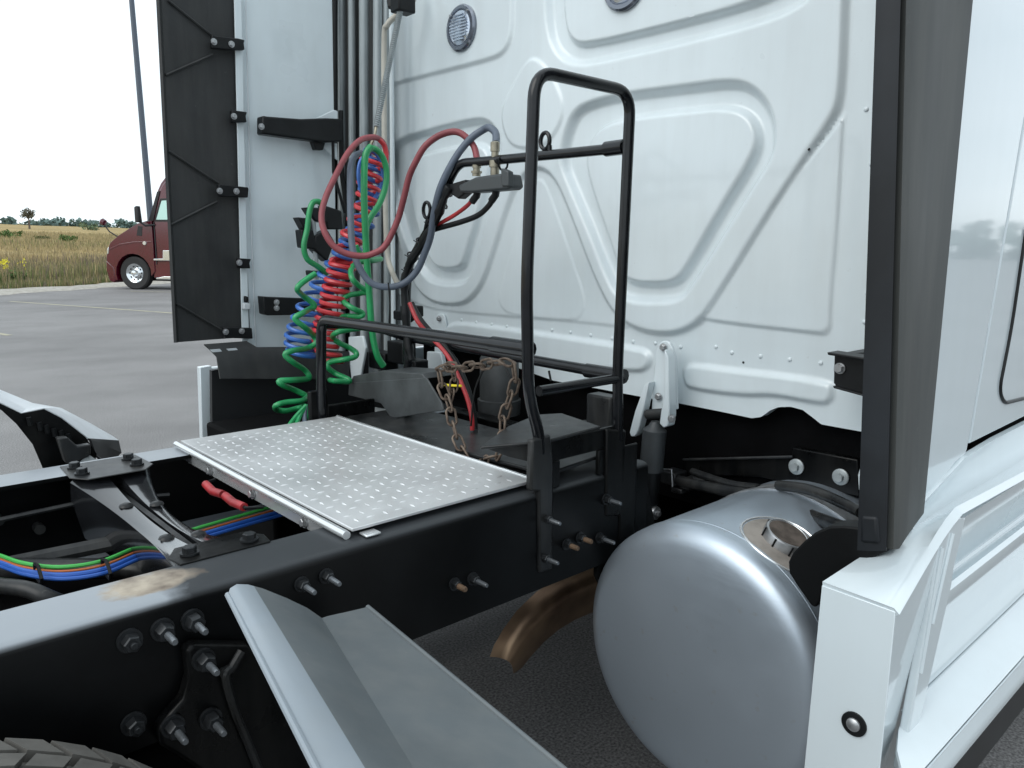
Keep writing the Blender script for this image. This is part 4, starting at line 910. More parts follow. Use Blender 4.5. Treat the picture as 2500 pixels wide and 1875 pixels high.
# ================================================================== hoses that hang (things of their own)
def hose(name, pts, r_, m_, label, cat, per=8, group=None, n_=10):
    o_ = MB().tube(curve(pts, per), r_, n_).build(name, m_, None, label=label, cat=cat, group=group)
    return o_
def py(lst, y0_, y1_):
    n_ = len(lst); return [P(a_, b_, Y=y0_+(y1_-y0_)*i/(n_-1)) for i, (a_, b_) in enumerate(lst)]
hose('air_hose', py([(1164, 405), (1164, 386), (1157, 358), (1139, 336), (1119, 323), (1096, 323), (1067, 334), (1037, 358), (1015, 395), (999, 431), (985, 487), (969, 542), (940, 600), (911, 619), (883, 625), (846, 619), (814, 600), (792, 565), (785, 526), (796, 480), (820, 428), (846, 379), (870, 350), (890, 338), (918, 336), (936, 350), (944, 376)], .09, .66), .0094, MARO, 'faded red air hose drooping in a wide loop from the holder to the hanger', 'air hose')
hose('electric_cable', py([(1211, 350), (1210, 325), (1195, 312), (1180, 317), (1150, 338), (1121, 372), (1094, 417), (1073, 465), (1060, 521), (1051, 578), (1037, 618), (1017, 662), (985, 692), (944, 701), (904, 689), (875, 648), (860, 602), (856, 527), (855, 440), (857, 405), (866, 382), (880, 374)], .02, .62), .0105, GREYH, 'blue grey cable looping from the holder down to the rail and up', 'cable')
hose('cream_hose', [P(1020, -20, X=1.78), P(1000, 12, X=1.74), P(965, 40, X=1.70), P(945, 62, X=1.68), P(938, 95, X=1.68), P(938, 300, X=1.68), P(941, 500, X=1.68), P(946, 620, X=1.68), P(958, 665, X=1.68), P(975, 700, X=1.70)], .0105, TANH, 'cream hose running down the wall edge beside the steel tubes', 'hose')
hose('power_cable', [P(1155, 482, X=XB), P(1143, 500, X=XB), P(1110, 525, X=XB), P(1075, 545, X=XB), P(1056, 556, X=XB)], .0060, REDP, 'thin red power cable running from the grey holder to the loom', 'cable')
hose('power_cable', [P(1202, 482, X=XB), P(1195, 500, X=XB), P(1168, 525, X=XB), P(1125, 542, X=XB), P(1075, 556, X=XB), P(1056, 562, X=XB)], .0080, PLA, 'thick black power cable running from the grey holder to the loom', 'cable')
hose('power_cable', [P(1000, 740, X=1.36), P(1020, 785, X=1.36), P(1050, 820, X=1.38), P(1090, 865, X=1.38), P(1115, 910, X=1.38), P(1140, 970, X=1.38), P(1152, 1020, X=1.38), P(1153, 1050, X=1.38)], .0066, REDP, 'red battery cable dropping past the cross bars to the frame', 'cable')
hose('power_cable', [P(1006, 740, X=1.40), P(1028, 780, X=1.40), P(1062, 820, X=1.40), P(1105, 870, X=1.41), P(1130, 915, X=1.41), P(1152, 980, X=1.41), P(1162, 1050, X=1.41)], .0070, PLA, 'black battery cable dropping beside the red one to the frame', 'cable')
# hanger spring strand with hook
hs = put('hose_hanger', None, loc=P(976, 20, X=1.60), label='steel spring strand hanging from the black clamp above the coiled lines', cat='hose hanger')
sa, sb = P(978, 22, X=1.62), P(918, 310, X=1.48); d_, u_, v2, L_ = frame(sa, sb)
MB().tube([sa, sb], .0062, 8).build('strand', GALV, hs)
co_ = []
for i in range(60*8): a_ = i/8*math.tau; co_.append(sa+d_*L_*i/(60*8)+(u_*math.cos(a_)+v2*math.sin(a_))*.0085)
MB().tube(co_, .0026, 5).build('spring', GALV, hs)
MB().box(sa+V((-.02, -.02, -.01)), sa+V((.05, .035, .10))).build('clamp', PLA, hs, bevel=.006)
MB().tube([sb, P(914, 335, X=1.47), P(906, 352, X=1.46), P(900, 362, X=1.46)], .0055, 8).build('hook', BRASS, hs)
MB().tube([P(955, 0, X=1.66), P(958, 18, X=1.66)], .016, 8).build('rubber_stop', PLA, hs)

def coil(name, axis, rad, pitch_px_turns, r_, m_, label, cat='coiled air line', pre=(), post=(), tilt=.25, ph=0, n_=7, lead=0):
    """axis: list of (point, radius); turns spread evenly"""
    ax = curve(axis, 8); n2 = len(ax); T_ = pitch_px_turns; pts = [V(p) for p in pre]
    seg = 18; tot = int(T_*seg)
    for i in range(tot+1):
        t_ = i/tot; k = t_*(n2-1); j = min(int(k), n2-2); c = ax[j].lerp(ax[j+1], k-j); a_ = ph+i/seg*math.tau
        rr = rad(t_) if callable(rad) else rad
        off = Rt*math.cos(a_)*rr + (V((Fw.x, Fw.y, 0)).normalized())*math.sin(a_)*rr + V((0, 0, 1))*(tilt*rr*math.cos(a_))*-1
        pts.append(c+off)
    pts += [V(p) for p in post]
    return MB().tube(pts, r_, n_).build(name, m_, None, label=label, cat=cat, group=None)
Yc = .68
def pc(l, Y=Yc): return [P(a_, b_, Y=Y) for a_, b_ in l]
coil('coiled_air_line', pc([(912, 382), (902, 440), (893, 500), (862, 570), (838, 640)]), lambda t_: .040-.006*math.sin(t_*3), 8.6, .0078, REDH, 'red coiled air line, loose upper turns hanging from the hook', pre=pc([(905, 360), (912, 372)]), ph=.5, tilt=.15)
coil('coiled_air_line', pc([(838, 640), (825, 690), (812, 740), (798, 790), (792, 830), (808, 880)]), lambda t_: .040+.002*math.sin(t_*6), 14, .0078, REDH, 'red coiled air line, tight lower turns sagging above the rail', ph=.4, tilt=.12)
coil('coiled_air_line', pc([(915, 385), (908, 440), (895, 520), (860, 590), (820, 655), (778, 715), (745, 780), (730, 830), (738, 868)], Yc+.05), lambda t_: .036+.008*t_, 19, .0074, BLUEH, 'blue coiled air line sagging behind the red one', pre=pc([(890, 366), (905, 366)], Yc), ph=2.2, tilt=.18)
hose('blue_link_hose', pc([(888, 372), (905, 366), (925, 385), (934, 420), (930, 455), (912, 485), (890, 480), (876, 440), (878, 400), (892, 378)], Yc-.02), .0066, BLUEH, 'blue loop of hose hanging at the hook above the red turns', 'air hose')
# green cable: loop at left, zigzag down, gathered end at the deck
gl = [(785, 520), (786, 500), (776, 492), (763, 496), (755, 520), (750, 560), (742, 600), (750, 632), (775, 650), (800, 668)]
hose('coiled_cable', pc(gl, .75), .0094, GREENH, 'green cable arching over the plugs left of the red coil', 'coiled cable')
gz = [(770, 668), (738, 690), (726, 706), (740, 722), (768, 745), (755, 755), (738, 765), (720, 778), (745, 800), (764, 818), (772, 836), (750, 850), (715, 856), (696, 866), (715, 884), (740, 900), (754, 916), (750, 925), (712, 928), (682, 930), (690, 940), (715, 950), (740, 962), (748, 968), (738, 978), (700, 982), (674, 990), (676, 1000), (700, 1003), (730, 996), (744, 992)]
hose('coiled_cable', [P(a_, b_, Y=.62+(.035 if (i//3) % 2 else -.02)) for i, (a_, b_) in enumerate(gz)], .0092, GREENH, 'green coiled cable zigzagging down left of the rail post', 'coiled cable', per=5)
gz2 = [(868, 600), (880, 620), (905, 636), (930, 632), (880, 640), (858, 655), (860, 680), (880, 700), (900, 712), (880, 716), (848, 722), (838, 735), (860, 752), (885, 764), (880, 772), (850, 772), (830, 775), (850, 792), (880, 800), (850, 805), (822, 812), (812, 824), (830, 838), (855, 850), (870, 862), (865, 872), (838, 878), (806, 884), (800, 896), (820, 912), (850, 926), (850, 932), (818, 930), (806, 928)]
hose('coiled_cable', [P(a_, b_, Y=.60+(.04 if (i//3) % 2 else -.01)) for i, (a_, b_) in enumerate(gz2)], .0092, GREENH, 'green coiled cable zigzagging down right of the red coil', 'coiled cable', per=5)
hose('straight_cable', pc([(906, 358), (895, 372), (890, 400), (889, 480), (892, 560), (896, 640), (902, 720), (906, 780), (912, 830), (922, 870), (936, 893)], .55), .0112, GREENH, 'straight green cable falling in front of the coils', 'cable')
hose('green_loop_cable', pc([(902, 362), (918, 365), (935, 385), (944, 420), (940, 460), (925, 500), (905, 530), (895, 555), (893, 600)], .58), .0102, GREENH, 'green cable bowing out to the right of the hook', 'cable')
hose('red_link_hose', pc([(925, 340), (938, 355), (943, 375), (943, 400)], .62), .008, REDH, 'short red hose end hanging right of the hook', 'air hose')
# gathered green bundle behind the deck
gb = put('cable_bundle', None, loc=P(745, 1010, Y=.55), label='bundle of green cable ends gathered at the far edge of the deck', cat='cable bundle')
for (x_, y_) in [(700, 1048), (722, 1042), (745, 1040), (765, 1038), (790, 1030)]:
    MB().tube(curve([P(748, 990, Y=.54), P((748+x_)/2-3, (990+y_)/2, Y=.53), P(x_, y_, Y=.50)], 6), .0072, 8).build('cable_end', GREENH if x_ != 745 else GREYH, gb)
MB().tube(curve([P(790, 968, Y=.55), P(772, 972, Y=.55), P(772, 990, Y=.55), P(782, 1005, Y=.55), P(795, 1020, Y=.53)], 5), .0075, 8).build('cable_end', GREENH, gb)
# black cable plugs / bracket behind the coils
pg = put('plug_rack', None, TRUCK, loc=P(790, 560, Y=1.0))
for pts in ([(728, 530), (760, 534), (762, 565), (745, 562)], [(748, 506), (800, 508), (806, 545), (770, 540)], [(735, 560), (765, 562), (778, 610), (740, 605)], [(770, 575), (800, 560), (818, 590), (800, 640), (768, 610)], [(790, 500), (835, 515), (838, 560), (800, 560)], [(760, 660), (784, 662), (782, 675), (762, 674)]):
    MB().prism([P(x_, y_, Y=1.0) for x_, y_ in pts], (0, .05, 0)).build('plug_housing', PLA, pg, bevel=.005)
MB().tube([P(760, 500, Y=1.02), P(770, 600, Y=1.02), P(775, 760, Y=1.02)], .010, 8).build('rack_post', GALV, pg)

# ---- chain ------------------------------------------------------------------
def chain(pts, pitch, label):
    ax = curve(pts, 12); L_ = [0]
    for i in range(1, len(ax)): L_.append(L_[-1]+(ax[i]-ax[i-1]).length)
    root = put('chain', None, loc=ax[0], label=label, cat='chain')
    lw = pitch*.36; lr = pitch*.085*1.1; hl = pitch*.66; prof = []
    for k in range(20):
        a_ = math.tau*k/20; x_ = math.cos(a_)*lw*.95; y_ = math.sin(a_)*lw+(hl-lw if math.sin(a_) > 0 else -(hl-lw)); prof.append((x_, 0, y_))
    lm_ = MB().tube(prof, lr, 7, closed=True).mesh('link', CHAINM, 60)
    n2 = int(L_[-1]/pitch); 
    for i in range(n2):
        s_ = (i+.5)*pitch; j = int(np.searchsorted(L_, s_)); j = max(1, min(j, len(ax)-1)); t_ = (s_-L_[j-1])/max(1e-6, L_[j]-L_[j-1]); c = ax[j-1].lerp(ax[j], t_); d2 = (ax[j]-ax[j-1]).normalized()
        put('link', lm_, root, mat4=orient(c, d2, (i % 2)*math.pi/2+.35+random.uniform(-.15, .15)))
XC = 1.20
chain([P(a_, b_, X=XC) for a_, b_ in [(1222, 884), (1196, 888), (1160, 893), (1120, 897), (1088, 896), (1074, 908), (1080, 945), (1096, 985), (1105, 1030), (1118, 1075), (1138, 1112), (1152, 1135)]], .035, 'rusty chain draped from the cross bar, left strand hanging down')
chain([P(a_, b_, X=XC) for a_, b_ in [(1226, 880), (1243, 888), (1255, 905), (1255, 940), (1240, 985), (1228, 1030), (1226, 1080), (1216, 1110), (1190, 1122), (1165, 1140)]], .035, 'rusty chain draped from the cross bar, right strand hanging down')
chain([P(a_, b_, X=XC+.02) for a_, b_ in [(1085, 892), (1105, 905), (1108, 940), (1098, 985)]], .030, 'short rusty chain strand knotted beside the left one')
hose('zip_tie', [P(1078, 938, X=1.3), P(1100, 941, X=1.3), P(1126, 942, X=1.3)], .0035, YEL, 'yellow tie across the rusty chain', 'cable tie')

# ---- shock absorber and white bracket -------------------------------------------
def shock(dy, full=True):
    XS = 1.78; SA = put('cab_shock_absorber', None, TRUCK, loc=(XS, -.29+dy, 1.0)); o3 = V((0, dy, 0))
    def Q(x_, y_, X=XS): return P(x_, y_, X=X)+o3
    bk = fillet([Q(1590, 1000), Q(1600, 860), Q(1612, 832), Q(1634, 832), Q(1648, 870), Q(1652, 1000)], .02, 6)
    mb = MB(); mb.prism(bk, (.012, 0, 0)); mb.build('bracket_plate', WHITE, SA, bevel=.003)
    mb = MB(); mb.prism([Q(1640, 850, XS-.002), Q(1650, 870, XS-.002), Q(1652, 1010, XS-.002), Q(1648, 1036, XS-.002), Q(1638, 1040, XS-.002), Q(1628, 1030, XS-.002), Q(1632, 1000, XS-.002), Q(1640, 960, XS-.002)], (-.035, 0, 0)); mb.build('bracket_ear', WHITE, SA, bevel=.003)
    mb = MB(); mb.prism([Q(1590, 935, XS-.002), Q(1600, 930, XS-.002), Q(1588, 990, XS-.002), Q(1574, 1048, XS-.002), Q(1566, 1062, XS-.002), Q(1556, 1062, XS-.002), Q(1552, 1052, XS-.002), Q(1566, 1000, XS-.002)], (-.030, 0, 0)); mb.build('bracket_ear', WHITE, SA, bevel=.003)
    put('bolt', bigb, SA, mat4=orient(Q(1620, 848, XS-.004), (-1, 0, 0))); put('bolt', bigb, SA, mat4=orient(Q(1608, 968, XS-.004), (-1, 0, 0)))
    put('bolt', bigb, SA, mat4=orient(Q(1640, 1022, XS-.04), (-1, -.4, 0)))
    t_, m1, b_ = Q(1602, 1012, XS-.02), Q(1592, 1150, XS-.02), Q(1582, 1228, XS-.02)
    MB().cyl(Q(1580, 1012, XS-.02), Q(1625, 1008, XS-.02), .014, .014, 14).build('top_bush', RUB, SA)
    ax = (b_-t_); L_ = ax.length
    MB().lathe(t_, ax, [(.02, .012), (.035, .020), (.045, .034), (L_*.62, .034), (L_*.625, .0285), (L_, .0285), (L_+.004, .020)], 24).build('damper_body', mat('dusty_damper', (.05, .056, .06), .5, var=.3, vs=10), SA)
    MB().lathe(t_, ax, [(L_*.622, .0292), (L_*.99, .0292)], 24).build('damper_tube', PLA, SA)
    q = Q(1580, 1246, XS-.02); MB().lathe(q+V((-.0, .035, .0)), (0, -1, 0), [(0, .019), (.012, .021), (.014, .013), (.055, .013), (.057, .021), (.070, .019)], 18).build('lower_bush', STEEL, SA)
    put('bolt', bigb, SA, mat4=orient(q+V((0, -.036, 0)), (0, -1, 0)))
shock(0); 
# far-side twin bracket (its top shows above the cross bar)
def small_bracket():
    SB = put('cab_mount_bracket', None, TRUCK, loc=P(1080, 790, X=XW))
    bk = fillet([P(1060, 870, X=XW-.012), P(1062, 780, X=XW-.012), P(1068, 766, X=XW-.012), P(1082, 766, X=XW-.012), P(1088, 785, X=XW-.012), P(1088, 870, X=XW-.012)], .015, 5)
    MB().prism(bk, (.010, 0, 0)).build('bracket_plate', WHITE, SB, bevel=.003)
    put('bolt', bigb, SB, mat4=orient(P(1073, 778, X=XW-.014), (-1, 0, 0)))
small_bracket()

# ---- brackets and boxes between deck and cab ---------------------------------------
# near cab suspension bracket: folded sheet over the rail, slotted side
NB = put('cab_mount_bracket', None, TRUCK, loc=(1.25, -.40, 1.1))
zt_ = 1.125
top = [V((1.04, -.435, 1.095)), V((1.20, -.455, zt_)), V((1.425, -.455, zt_)), V((1.40, -.25, zt_)), V((1.33, -.10, zt_)), V((1.13, -.10, zt_-.015))]
top = [P(1172, 1090, Z=1.105), P(1330, 1076, Z=1.118), P(1466, 1040, Z=1.118), P(1372, 1008, Z=1.118), P(1310, 1012, Z=1.112), P(1240, 1040, Z=1.108)]
MB().prism(top, (0, 0, -.008)).build('top_plate', BLKG, NB, bevel=.003)
fl = [P(1172, 1090, Z=1.104), P(1330, 1076, Z=1.117), P(1300, 1130, Y=-.452), P(1240, 1115, Y=-.40)]
MB().prism(fl, (.006, .006, 0)).build('side_gusset', BLKG, NB, bevel=.002)
fr = [V((1.20, -.458, 1.110)), V((1.40, -.458, 1.110)), V((1.40, -.458, 1.06)), V((1.20, -.458, 1.06))]
MB().box((1.185, -.462, 1.062), (1.405, -.450, 1.112)).build('front_rail_plate', BLK, NB, bevel=.003)
MB().box((1.185, -.462, 1.0), (1.215, -.450, 1.062)).build('web_post', BLK, NB, bevel=.003)
MB().box((1.345, -.462, 1.0), (1.405, -.450, 1.062)).build('web_post', BLK, NB, bevel=.003)
MB().prism([V((1.20, -.44, 1.03)), V((1.42, -.44, 1.045)), V((1.42, -.10, 1.03)), V((1.20, -.10, 1.018))], (0, 0, -.01)).build('lower_shelf', BLKG, NB, bevel=.003)
MB().box((1.185, -.350, 1.0), (1.46, .46, 1.008)).build('shelf_plate', BLKG, NB, bevel=.002)
MB().box((1.42, -.47, .82), (1.48, -.462, 1.06)).build('gusset_plate', BLK, NB, bevel=.004)
# small grey module behind the hoop's front leg
q0, q1 = P(1443, 958, X=1.60), P(1500, 1050, X=1.60)
MB().box((1.58, q1.y, q1.z), (1.63, q0.y, q0.z)).build('junction_box', BLKG, TRUCK, bevel=.006)
# black canister
cq = P(1208, 960, X=1.70)
CN = MB().lathe(V((1.72, cq.y, .96)), (0, 0, 1), [(0, .040), (.01, .072), (.06, .074), (.062, .066), (.20, .066), (.225, .052), (.235, .0)], 28).build('air_dryer_canister', mat('dusty_canister', (.055, .06, .062), .5, var=.3, vs=8), TRUCK)
# far rail stand and angular plates left of the chain
SHEET = mat('dusty_sheet_metal', (.060, .067, .070), .5, var=.4, vs=9)
FB = put('cab_mount_bracket', None, TRUCK, loc=(1.3, .40, 1.1))
MB().prism([P(850, 940, X=1.32), P(862, 918, X=1.32), P(930, 905, X=1.32), P(1030, 912, X=1.32), P(1038, 925, X=1.32), P(900, 935, X=1.32)], (.12, 0, 0)).build('top_plate', SHEET, FB, bevel=.003)
MB().prism([P(852, 935, X=1.318), P(1040, 922, X=1.318), P(1078, 985, X=1.318), P(1082, 1002, X=1.318), P(955, 1022, X=1.318), P(930, 985, X=1.318), P(850, 965, X=1.318)], (.006, 0, 0)).build('side_plate', SHEET, FB, bevel=.002)
MB().prism([P(865, 986, X=1.36), P(945, 1000, X=1.36), P(955, 1025, X=1.36), P(870, 1036, X=1.36)], (.006, 0, 0)).build('pale_plate', mat('pale_grey_sheet', (.42, .45, .46), .5, var=.15, vs=12), FB)
MB().prism([P(850, 822, X=1.55), P(885, 820, X=1.55), P(892, 850, X=1.55), P(878, 930, X=1.55), P(858, 930, X=1.55), P(850, 880, X=1.55)], (.012, 0, 0)).build('white_hanger', WHITE, FB, bevel=.004)
MB().prism([P(1042, 858, X=1.80), P(1075, 860, X=1.80), P(1085, 905, X=1.80), P(1060, 920, X=1.80), P(1040, 905, X=1.80)], (.02, 0, 0)).build('white_hanger', WHITE, FB, bevel=.004)
for (x_, y_, w_, h_) in [(930, 880, 40, 50), (975, 860, 40, 60), (1010, 900, 30, 50), (1000, 760, 26, 30), (985, 770, 30, 26)]:
    p0 = P(x_-w_/2, y_-h_/2, X=1.62); p1 = P(x_+w_/2, y_+h_/2, X=1.62); MB().box((1.60, p1.y, p1.z), (1.66, p0.y, p0.z)).build('valve_block', PLA, TRUCK, bevel=.005)
MB().box((1.58, -.02, .92), (1.64, .60, .985)).build('rear_cab_beam', BLK, TRUCK, bevel=.004)
MB().box((1.90, -.95, .78), (1.93, 1.0, 1.20)).build('underbody_panel', MATTE, TRUCK)
for (x_, y_) in [(1000, 765)]:
    q = P(x_, y_, X=1.5); ring3(q, .022, .009, (0, 1, 0), (0, 0, 1), 'hose_clamp', PLA, TRUCK)
for l_ in ([(1190, 885), (1160, 950), (1150, 1040)], [(1225, 880), (1240, 910), (1250, 935)], [(1340, 905), (1345, 930)], [(948, 690), (952, 740), (950, 790)]):
    MB().tube(curve([P(a_, b_, X=1.3) for a_, b_ in l_], 4), .0028, 6).build('thin_wire', PLA, TRUCK)

# ---- far chassis fairing: black box interior, mat, white rear return -------------------
FF = put('chassis_fairing', None, TRUCK, loc=(1.2, 1.1, .9))
MB().prism([P(488, 897, Y=1.16), P(517, 893, Y=1.16), P(520, 1080, Y=1.16), P(495, 1090, Y=1.16)], (0, .03, 0)).build('rear_return', WHITE2, FF, bevel=.003)
fw0 = P(488, 900, Y=1.19)
MB().box((fw0.x, 1.19, .42), (4.2, 1.22, fw0.z)).build('outer_skin', WHITE2, FF, bevel=.006)
MB().prism([P(517, 905, Y=1.10), P(540, 900, Y=1.10), P(900, 860, Y=1.10), P(900, 1150, Y=1.10), P(519, 1090, Y=1.10)], (0, .02, 0)).build('inner_wall', mat('dark_liner', (.012, .013, .015), .55), FF)
mrows = []
for i, (a_, b_) in enumerate([((497, 842), (600, 834)), ((515, 858), (625, 850)), ((528, 872), (690, 848)), ((532, 900), (850, 858)), ((536, 925), (850, 925))]):
    mrows.append([P(a_[0]+(b_[0]-a_[0])*k/6, a_[1]+(b_[1]-a_[1])*k/6, Y=1.04-.01*i) for k in range(7)])
MB().sheet(mrows, .008).build('rubber_cover', RUB, FF)
for (x_, y_) in [(525, 858), (565, 856)]:
    MB().prism([P(x_-12, y_-4, Y=1.02), P(x_+12, y_-6, Y=1.02), P(x_+20, y_+3, Y=1.02), P(x_-2, y_+5, Y=1.02)], (0, .006, 0)).build('cover_slot', PALE, FF)
MB().box((.98, .50, .18), (2.9, 1.0, .93)).build('battery_box', MATTE, TRUCK, bevel=.01)

# ---- quarter fenders -----------------------------------------------------------------
def loft(name, inner, outer, m_, par, n_=10, ext=1.0, th=.006):
    rows = []
    for k in range(n_+1):
        t_ = k/n_*ext; rows.append([V(a_).lerp(V(b_), t_) for a_, b_ in zip(inner, outer)])
    return MB().sheet(rows, th).build(name, m_, par, smooth=55)
QF = put('quarter_fender', None, TRUCK, loc=(.5, -.8, .95))
Yi = -.55
ci = [P(556, 1452, Y=Yi), P(562, 1436, Y=Yi), P(578, 1426, Y=Yi), P(606, 1427, Y=Yi), P(640, 1436, Y=Yi), P(700, 1460, Y=Yi), P(750, 1484, Y=Yi), P(786, 1509, Y=Yi)]
co2 = [P(770, 1875, Y=-.965), P(800, 1872, Y=-.972), P(845, 1872, Y=-.98), P(882, 1875, Y=-.985), P(905, 1875, Y=-.985), P(935, 1875, Y=-.98), P(970, 1875, Y=-.975), P(1010, 1875, Y=-.97)]
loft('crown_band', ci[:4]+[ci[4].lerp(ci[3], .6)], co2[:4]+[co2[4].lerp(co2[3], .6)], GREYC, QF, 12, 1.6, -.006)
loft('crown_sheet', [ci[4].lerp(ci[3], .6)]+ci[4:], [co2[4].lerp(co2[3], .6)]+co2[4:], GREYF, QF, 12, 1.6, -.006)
ci2 = [P(786, 1509, Y=Yi), P(800, 1504, Y=Yi), P(850, 1493, Y=Yi), P(897, 1482, Y=Yi)]
co3 = [P(1010, 1875, Y=-.97), P(1040, 1875, Y=-.972), P(1200, 1875, Y=-.99), P(1372, 1875, Y=-1.01)]
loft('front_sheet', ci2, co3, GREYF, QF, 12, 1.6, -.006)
# added unseen skirt below the front edge, keeps light off the ground
MB().tube([ci2[-1].lerp(co3[-1], k/6) for k in range(10)], .0045, 8).build('rolled_edge', GREYF, QF)
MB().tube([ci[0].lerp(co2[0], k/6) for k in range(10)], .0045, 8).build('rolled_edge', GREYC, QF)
e0_, e1_ = ci2[-1], ci2[-1].lerp(co3[-1], 1.55)
MB().sheet([[q+V((-.004, 0, -.002)), q+V((.0, 0, -.06)), q+V((-.02, 0, -.20)), q+V((-.05, 0, -.38))] for q in (e0_, e0_.lerp(e1_, .5), e1_)], .006).build('light_block_skirt', GREYF, QF)
MB().tube([(.52, -.46, .86), (.53, -.8, .80), (.53, -1.1, .80)], .02, 12).build('mount_tube', BLK, QF)
# far quarter fender
QG = put('quarter_fender', None, TRUCK, loc=(.5, .9, 1.0))
Yo, Yn = 1.02, .60
def FQ(l, Y): return [P(a_, b_, Y=Y) for a_, b_ in l]
outer = FQ([(-60, 918), (0, 951), (80, 984), (150, 996), (215, 1030), (278, 1066), (290, 1075), (297, 1105), (273, 1130), (256, 1128)], Yo)
inner = FQ([(-60, 955), (0, 982), (52, 1008), (108, 996), (150, 1018), (209, 1064), (216, 1070), (222, 1073), (236, 1112), (250, 1122)], Yo-.22)
rows = []
for k in range(5): rows.append([a_.lerp(b_, k/4) for a_, b_ in zip(outer, inner)])
MB().sheet([r_[:7] for r_ in rows], -.006).build('crown_sheet', PALE, QG, smooth=25)
MB().sheet([r_[6:] for r_ in rows], -.006).build('nose_pocket', mat('dark_fender_inside', (.02, .021, .023), .6), QG, smooth=25)
ins = FQ([(-60, 958), (0, 985), (52, 1010), (108, 999), (150, 1021), (209, 1067), (236, 1108), (228, 1150), (112, 1160), (80, 1085), (40, 1035), (4, 1002), (-60, 960)], Yo-.225)
MB().prism(ins[:-1], (0, .005, 0)).build('underside', BLK, QG, bevel=0)
cor = MB()
for (x_, y_) in [(95, 1040), (112, 1047), (130, 1055), (70, 1028), (148, 1060), (165, 1068)]:
    cor.tube([P(x_, y_-9, Y=Yo-.24), P(x_+5, y_+10, Y=Yo-.24)], .007, 6)
cor.build('moulded_ribs', PLA, QG)
MB().prism(FQ([(140, 1070), (165, 1068), (190, 1090), (222, 1085), (222, 1112), (178, 1135), (160, 1130)], Yo-.30), (0, .03, 0)).build('mount_plate', BLKG, QG, bevel=.004)
q0 = P(215, 1122, Y=.72); MB().lathe(V((q0.x, .47, q0.z-.02)), (0, 1, 0), [(0, .032), (.02, .036), (.12, .036), (.14, .028), (.30, .026)], 20).build('mount_tube', GREYF, QG)

# ---- drive tyre ---------------------------------------------------------------------
# fit: crown passes the measured points at the bottom left
TY = put('drive_wheel', None, TRUCK, loc=(-.35, -.85, .52))
def tyre(cx, cz, R_, yin, yout, par):
    mb = MB(); ax = (0, -1, 0); wd = yin-yout
    mb.lathe((cx, yin, cz), ax, [(0.01, R_*.60), (0, R_*.80), (.012, R_*.955), (.030, R_*.972), (wd-.030, R_*.972), (wd-.012, R_*.955), (wd, R_*.80), (wd-.01, R_*.60)], 96); mb.build('tyre_carcass', TYRE, par)
    nb = 60; row = 5
    ys = np.linspace(yin-.022, yout+.022, row+1)
    mb = MB()
    for r_i in range(row):
        for k in range(nb):
            a0_ = math.tau*(k+(.5 if r_i % 2 else 0))/nb; a1_ = a0_+math.tau/nb*.80
            ya_, yb_ = ys[r_i]-.004, ys[r_i+1]+.004; sk = .35*math.tau/nb*(1 if r_i % 2 else -1)
            v4 = [(a0_, ya_), (a1_, ya_), (a1_+sk, yb_), (a0_+sk, yb_)]
            vs = [(cx+R_*.965*math.cos(q[0]), q[1], cz+R_*.965*math.sin(q[0])) for q in v4]+[(cx+R_*math.cos(q[0]), q[1], cz+R_*math.sin(q[0])) for q in v4]
            mb.add(vs, [(4, 5, 6, 7), (0, 1, 5, 4), (1, 2, 6, 5), (2, 3, 7, 6), (3, 0, 4, 7)])
    mb.build('tread_blocks', TYRE, par, kind='stuff', smooth=0)
    MB().lathe((cx, yout+.03, cz), ax, [(0, R_*.60), (.0, R_*.5), (-.10, R_*.42), (-.12, R_*.2), (-.02, R_*.18), (-.01, .0)], 40).build('rim', STEEL, par)
tyre(-.095, .475, .515, -.565, -.80, TY)
TY2 = put('drive_wheel', None, TRUCK, loc=(-.095, .7, .49)); tyre(-.095, .475, .515, .80, .56, TY2)

# ---- fuel tank ---------------------------------------------------------------------
FT = put('fuel_tank', None, TRUCK, loc=(1.35, -.733, .634))
cy, cz, R_ = -.733, .634, .304
prof = [(-.014, .001), (-.0138, .05), (-.0128, .10), (-.0108, .15), (-.0078, .20), (-.0042, .24), (-.001, .262), (.002, .273), (.0065, .283), (.0125, .2915), (.020, .298), (.029, .3025), (.040, R_), (.9, R_), (.92, R_-.01)]
MB().lathe((1.35, cy, cz), (1, 0, 0), prof, 96).build('tank_shell', TANK, FT, smooth=60)
# weld seam ring where end cap meets the shell
MB().lathe((1.35, cy, cz), (1, 0, 0), [(.060, R_-.002), (.0615, R_+.0006), (.064, R_+.0012), (.0665, R_+.0006), (.068, R_-.002)], 96).build('weld_bead', TANK, FT)
fc = P(1925, 1290, Z=.945)
dn_ = V((0, fc.y-cy, .30)).normalized(); fo = V((fc.x, cy, cz))+dn_*(R_-.004)
CPc = put('filler_cap', None, FT, loc=fo)
MB().lathe(fo, dn_, [(0, .048), (.024, .048), (.0275, .0465), (.0285, .0435), (.027, .0425), (.0265, 0)], 40, mi=0).build('cap_ring', STEEL, CPc)
MB().lathe(fo, dn_, [(.0262, .042), (.0272, .0415), (.0275, 0.0)], 32).build('cap_face', CAPD, CPc)
for k in range(8):
    a_ = k*math.tau/8; tt = V((1, 0, 0)); bb2 = dn_.cross(tt); q = fo+(tt*math.cos(a_)+bb2*math.sin(a_))*.0485+dn_*.013
    MB().tube([q-dn_*.011, q+dn_*.013], .0022, 5).build('grip_notch', PLA, CPc)
mbp = MB(); tt = V((1, 0, 0)); bb2 = dn_.cross(tt); rim = []
def tankp(dx, da, lift=0):
    a0_ = math.atan2(fo.z-cz, fo.y-cy)+da; return V((fo.x+dx, cy+(R_+lift)*math.cos(a0_), cz+(R_+lift)*math.sin(a0_)))
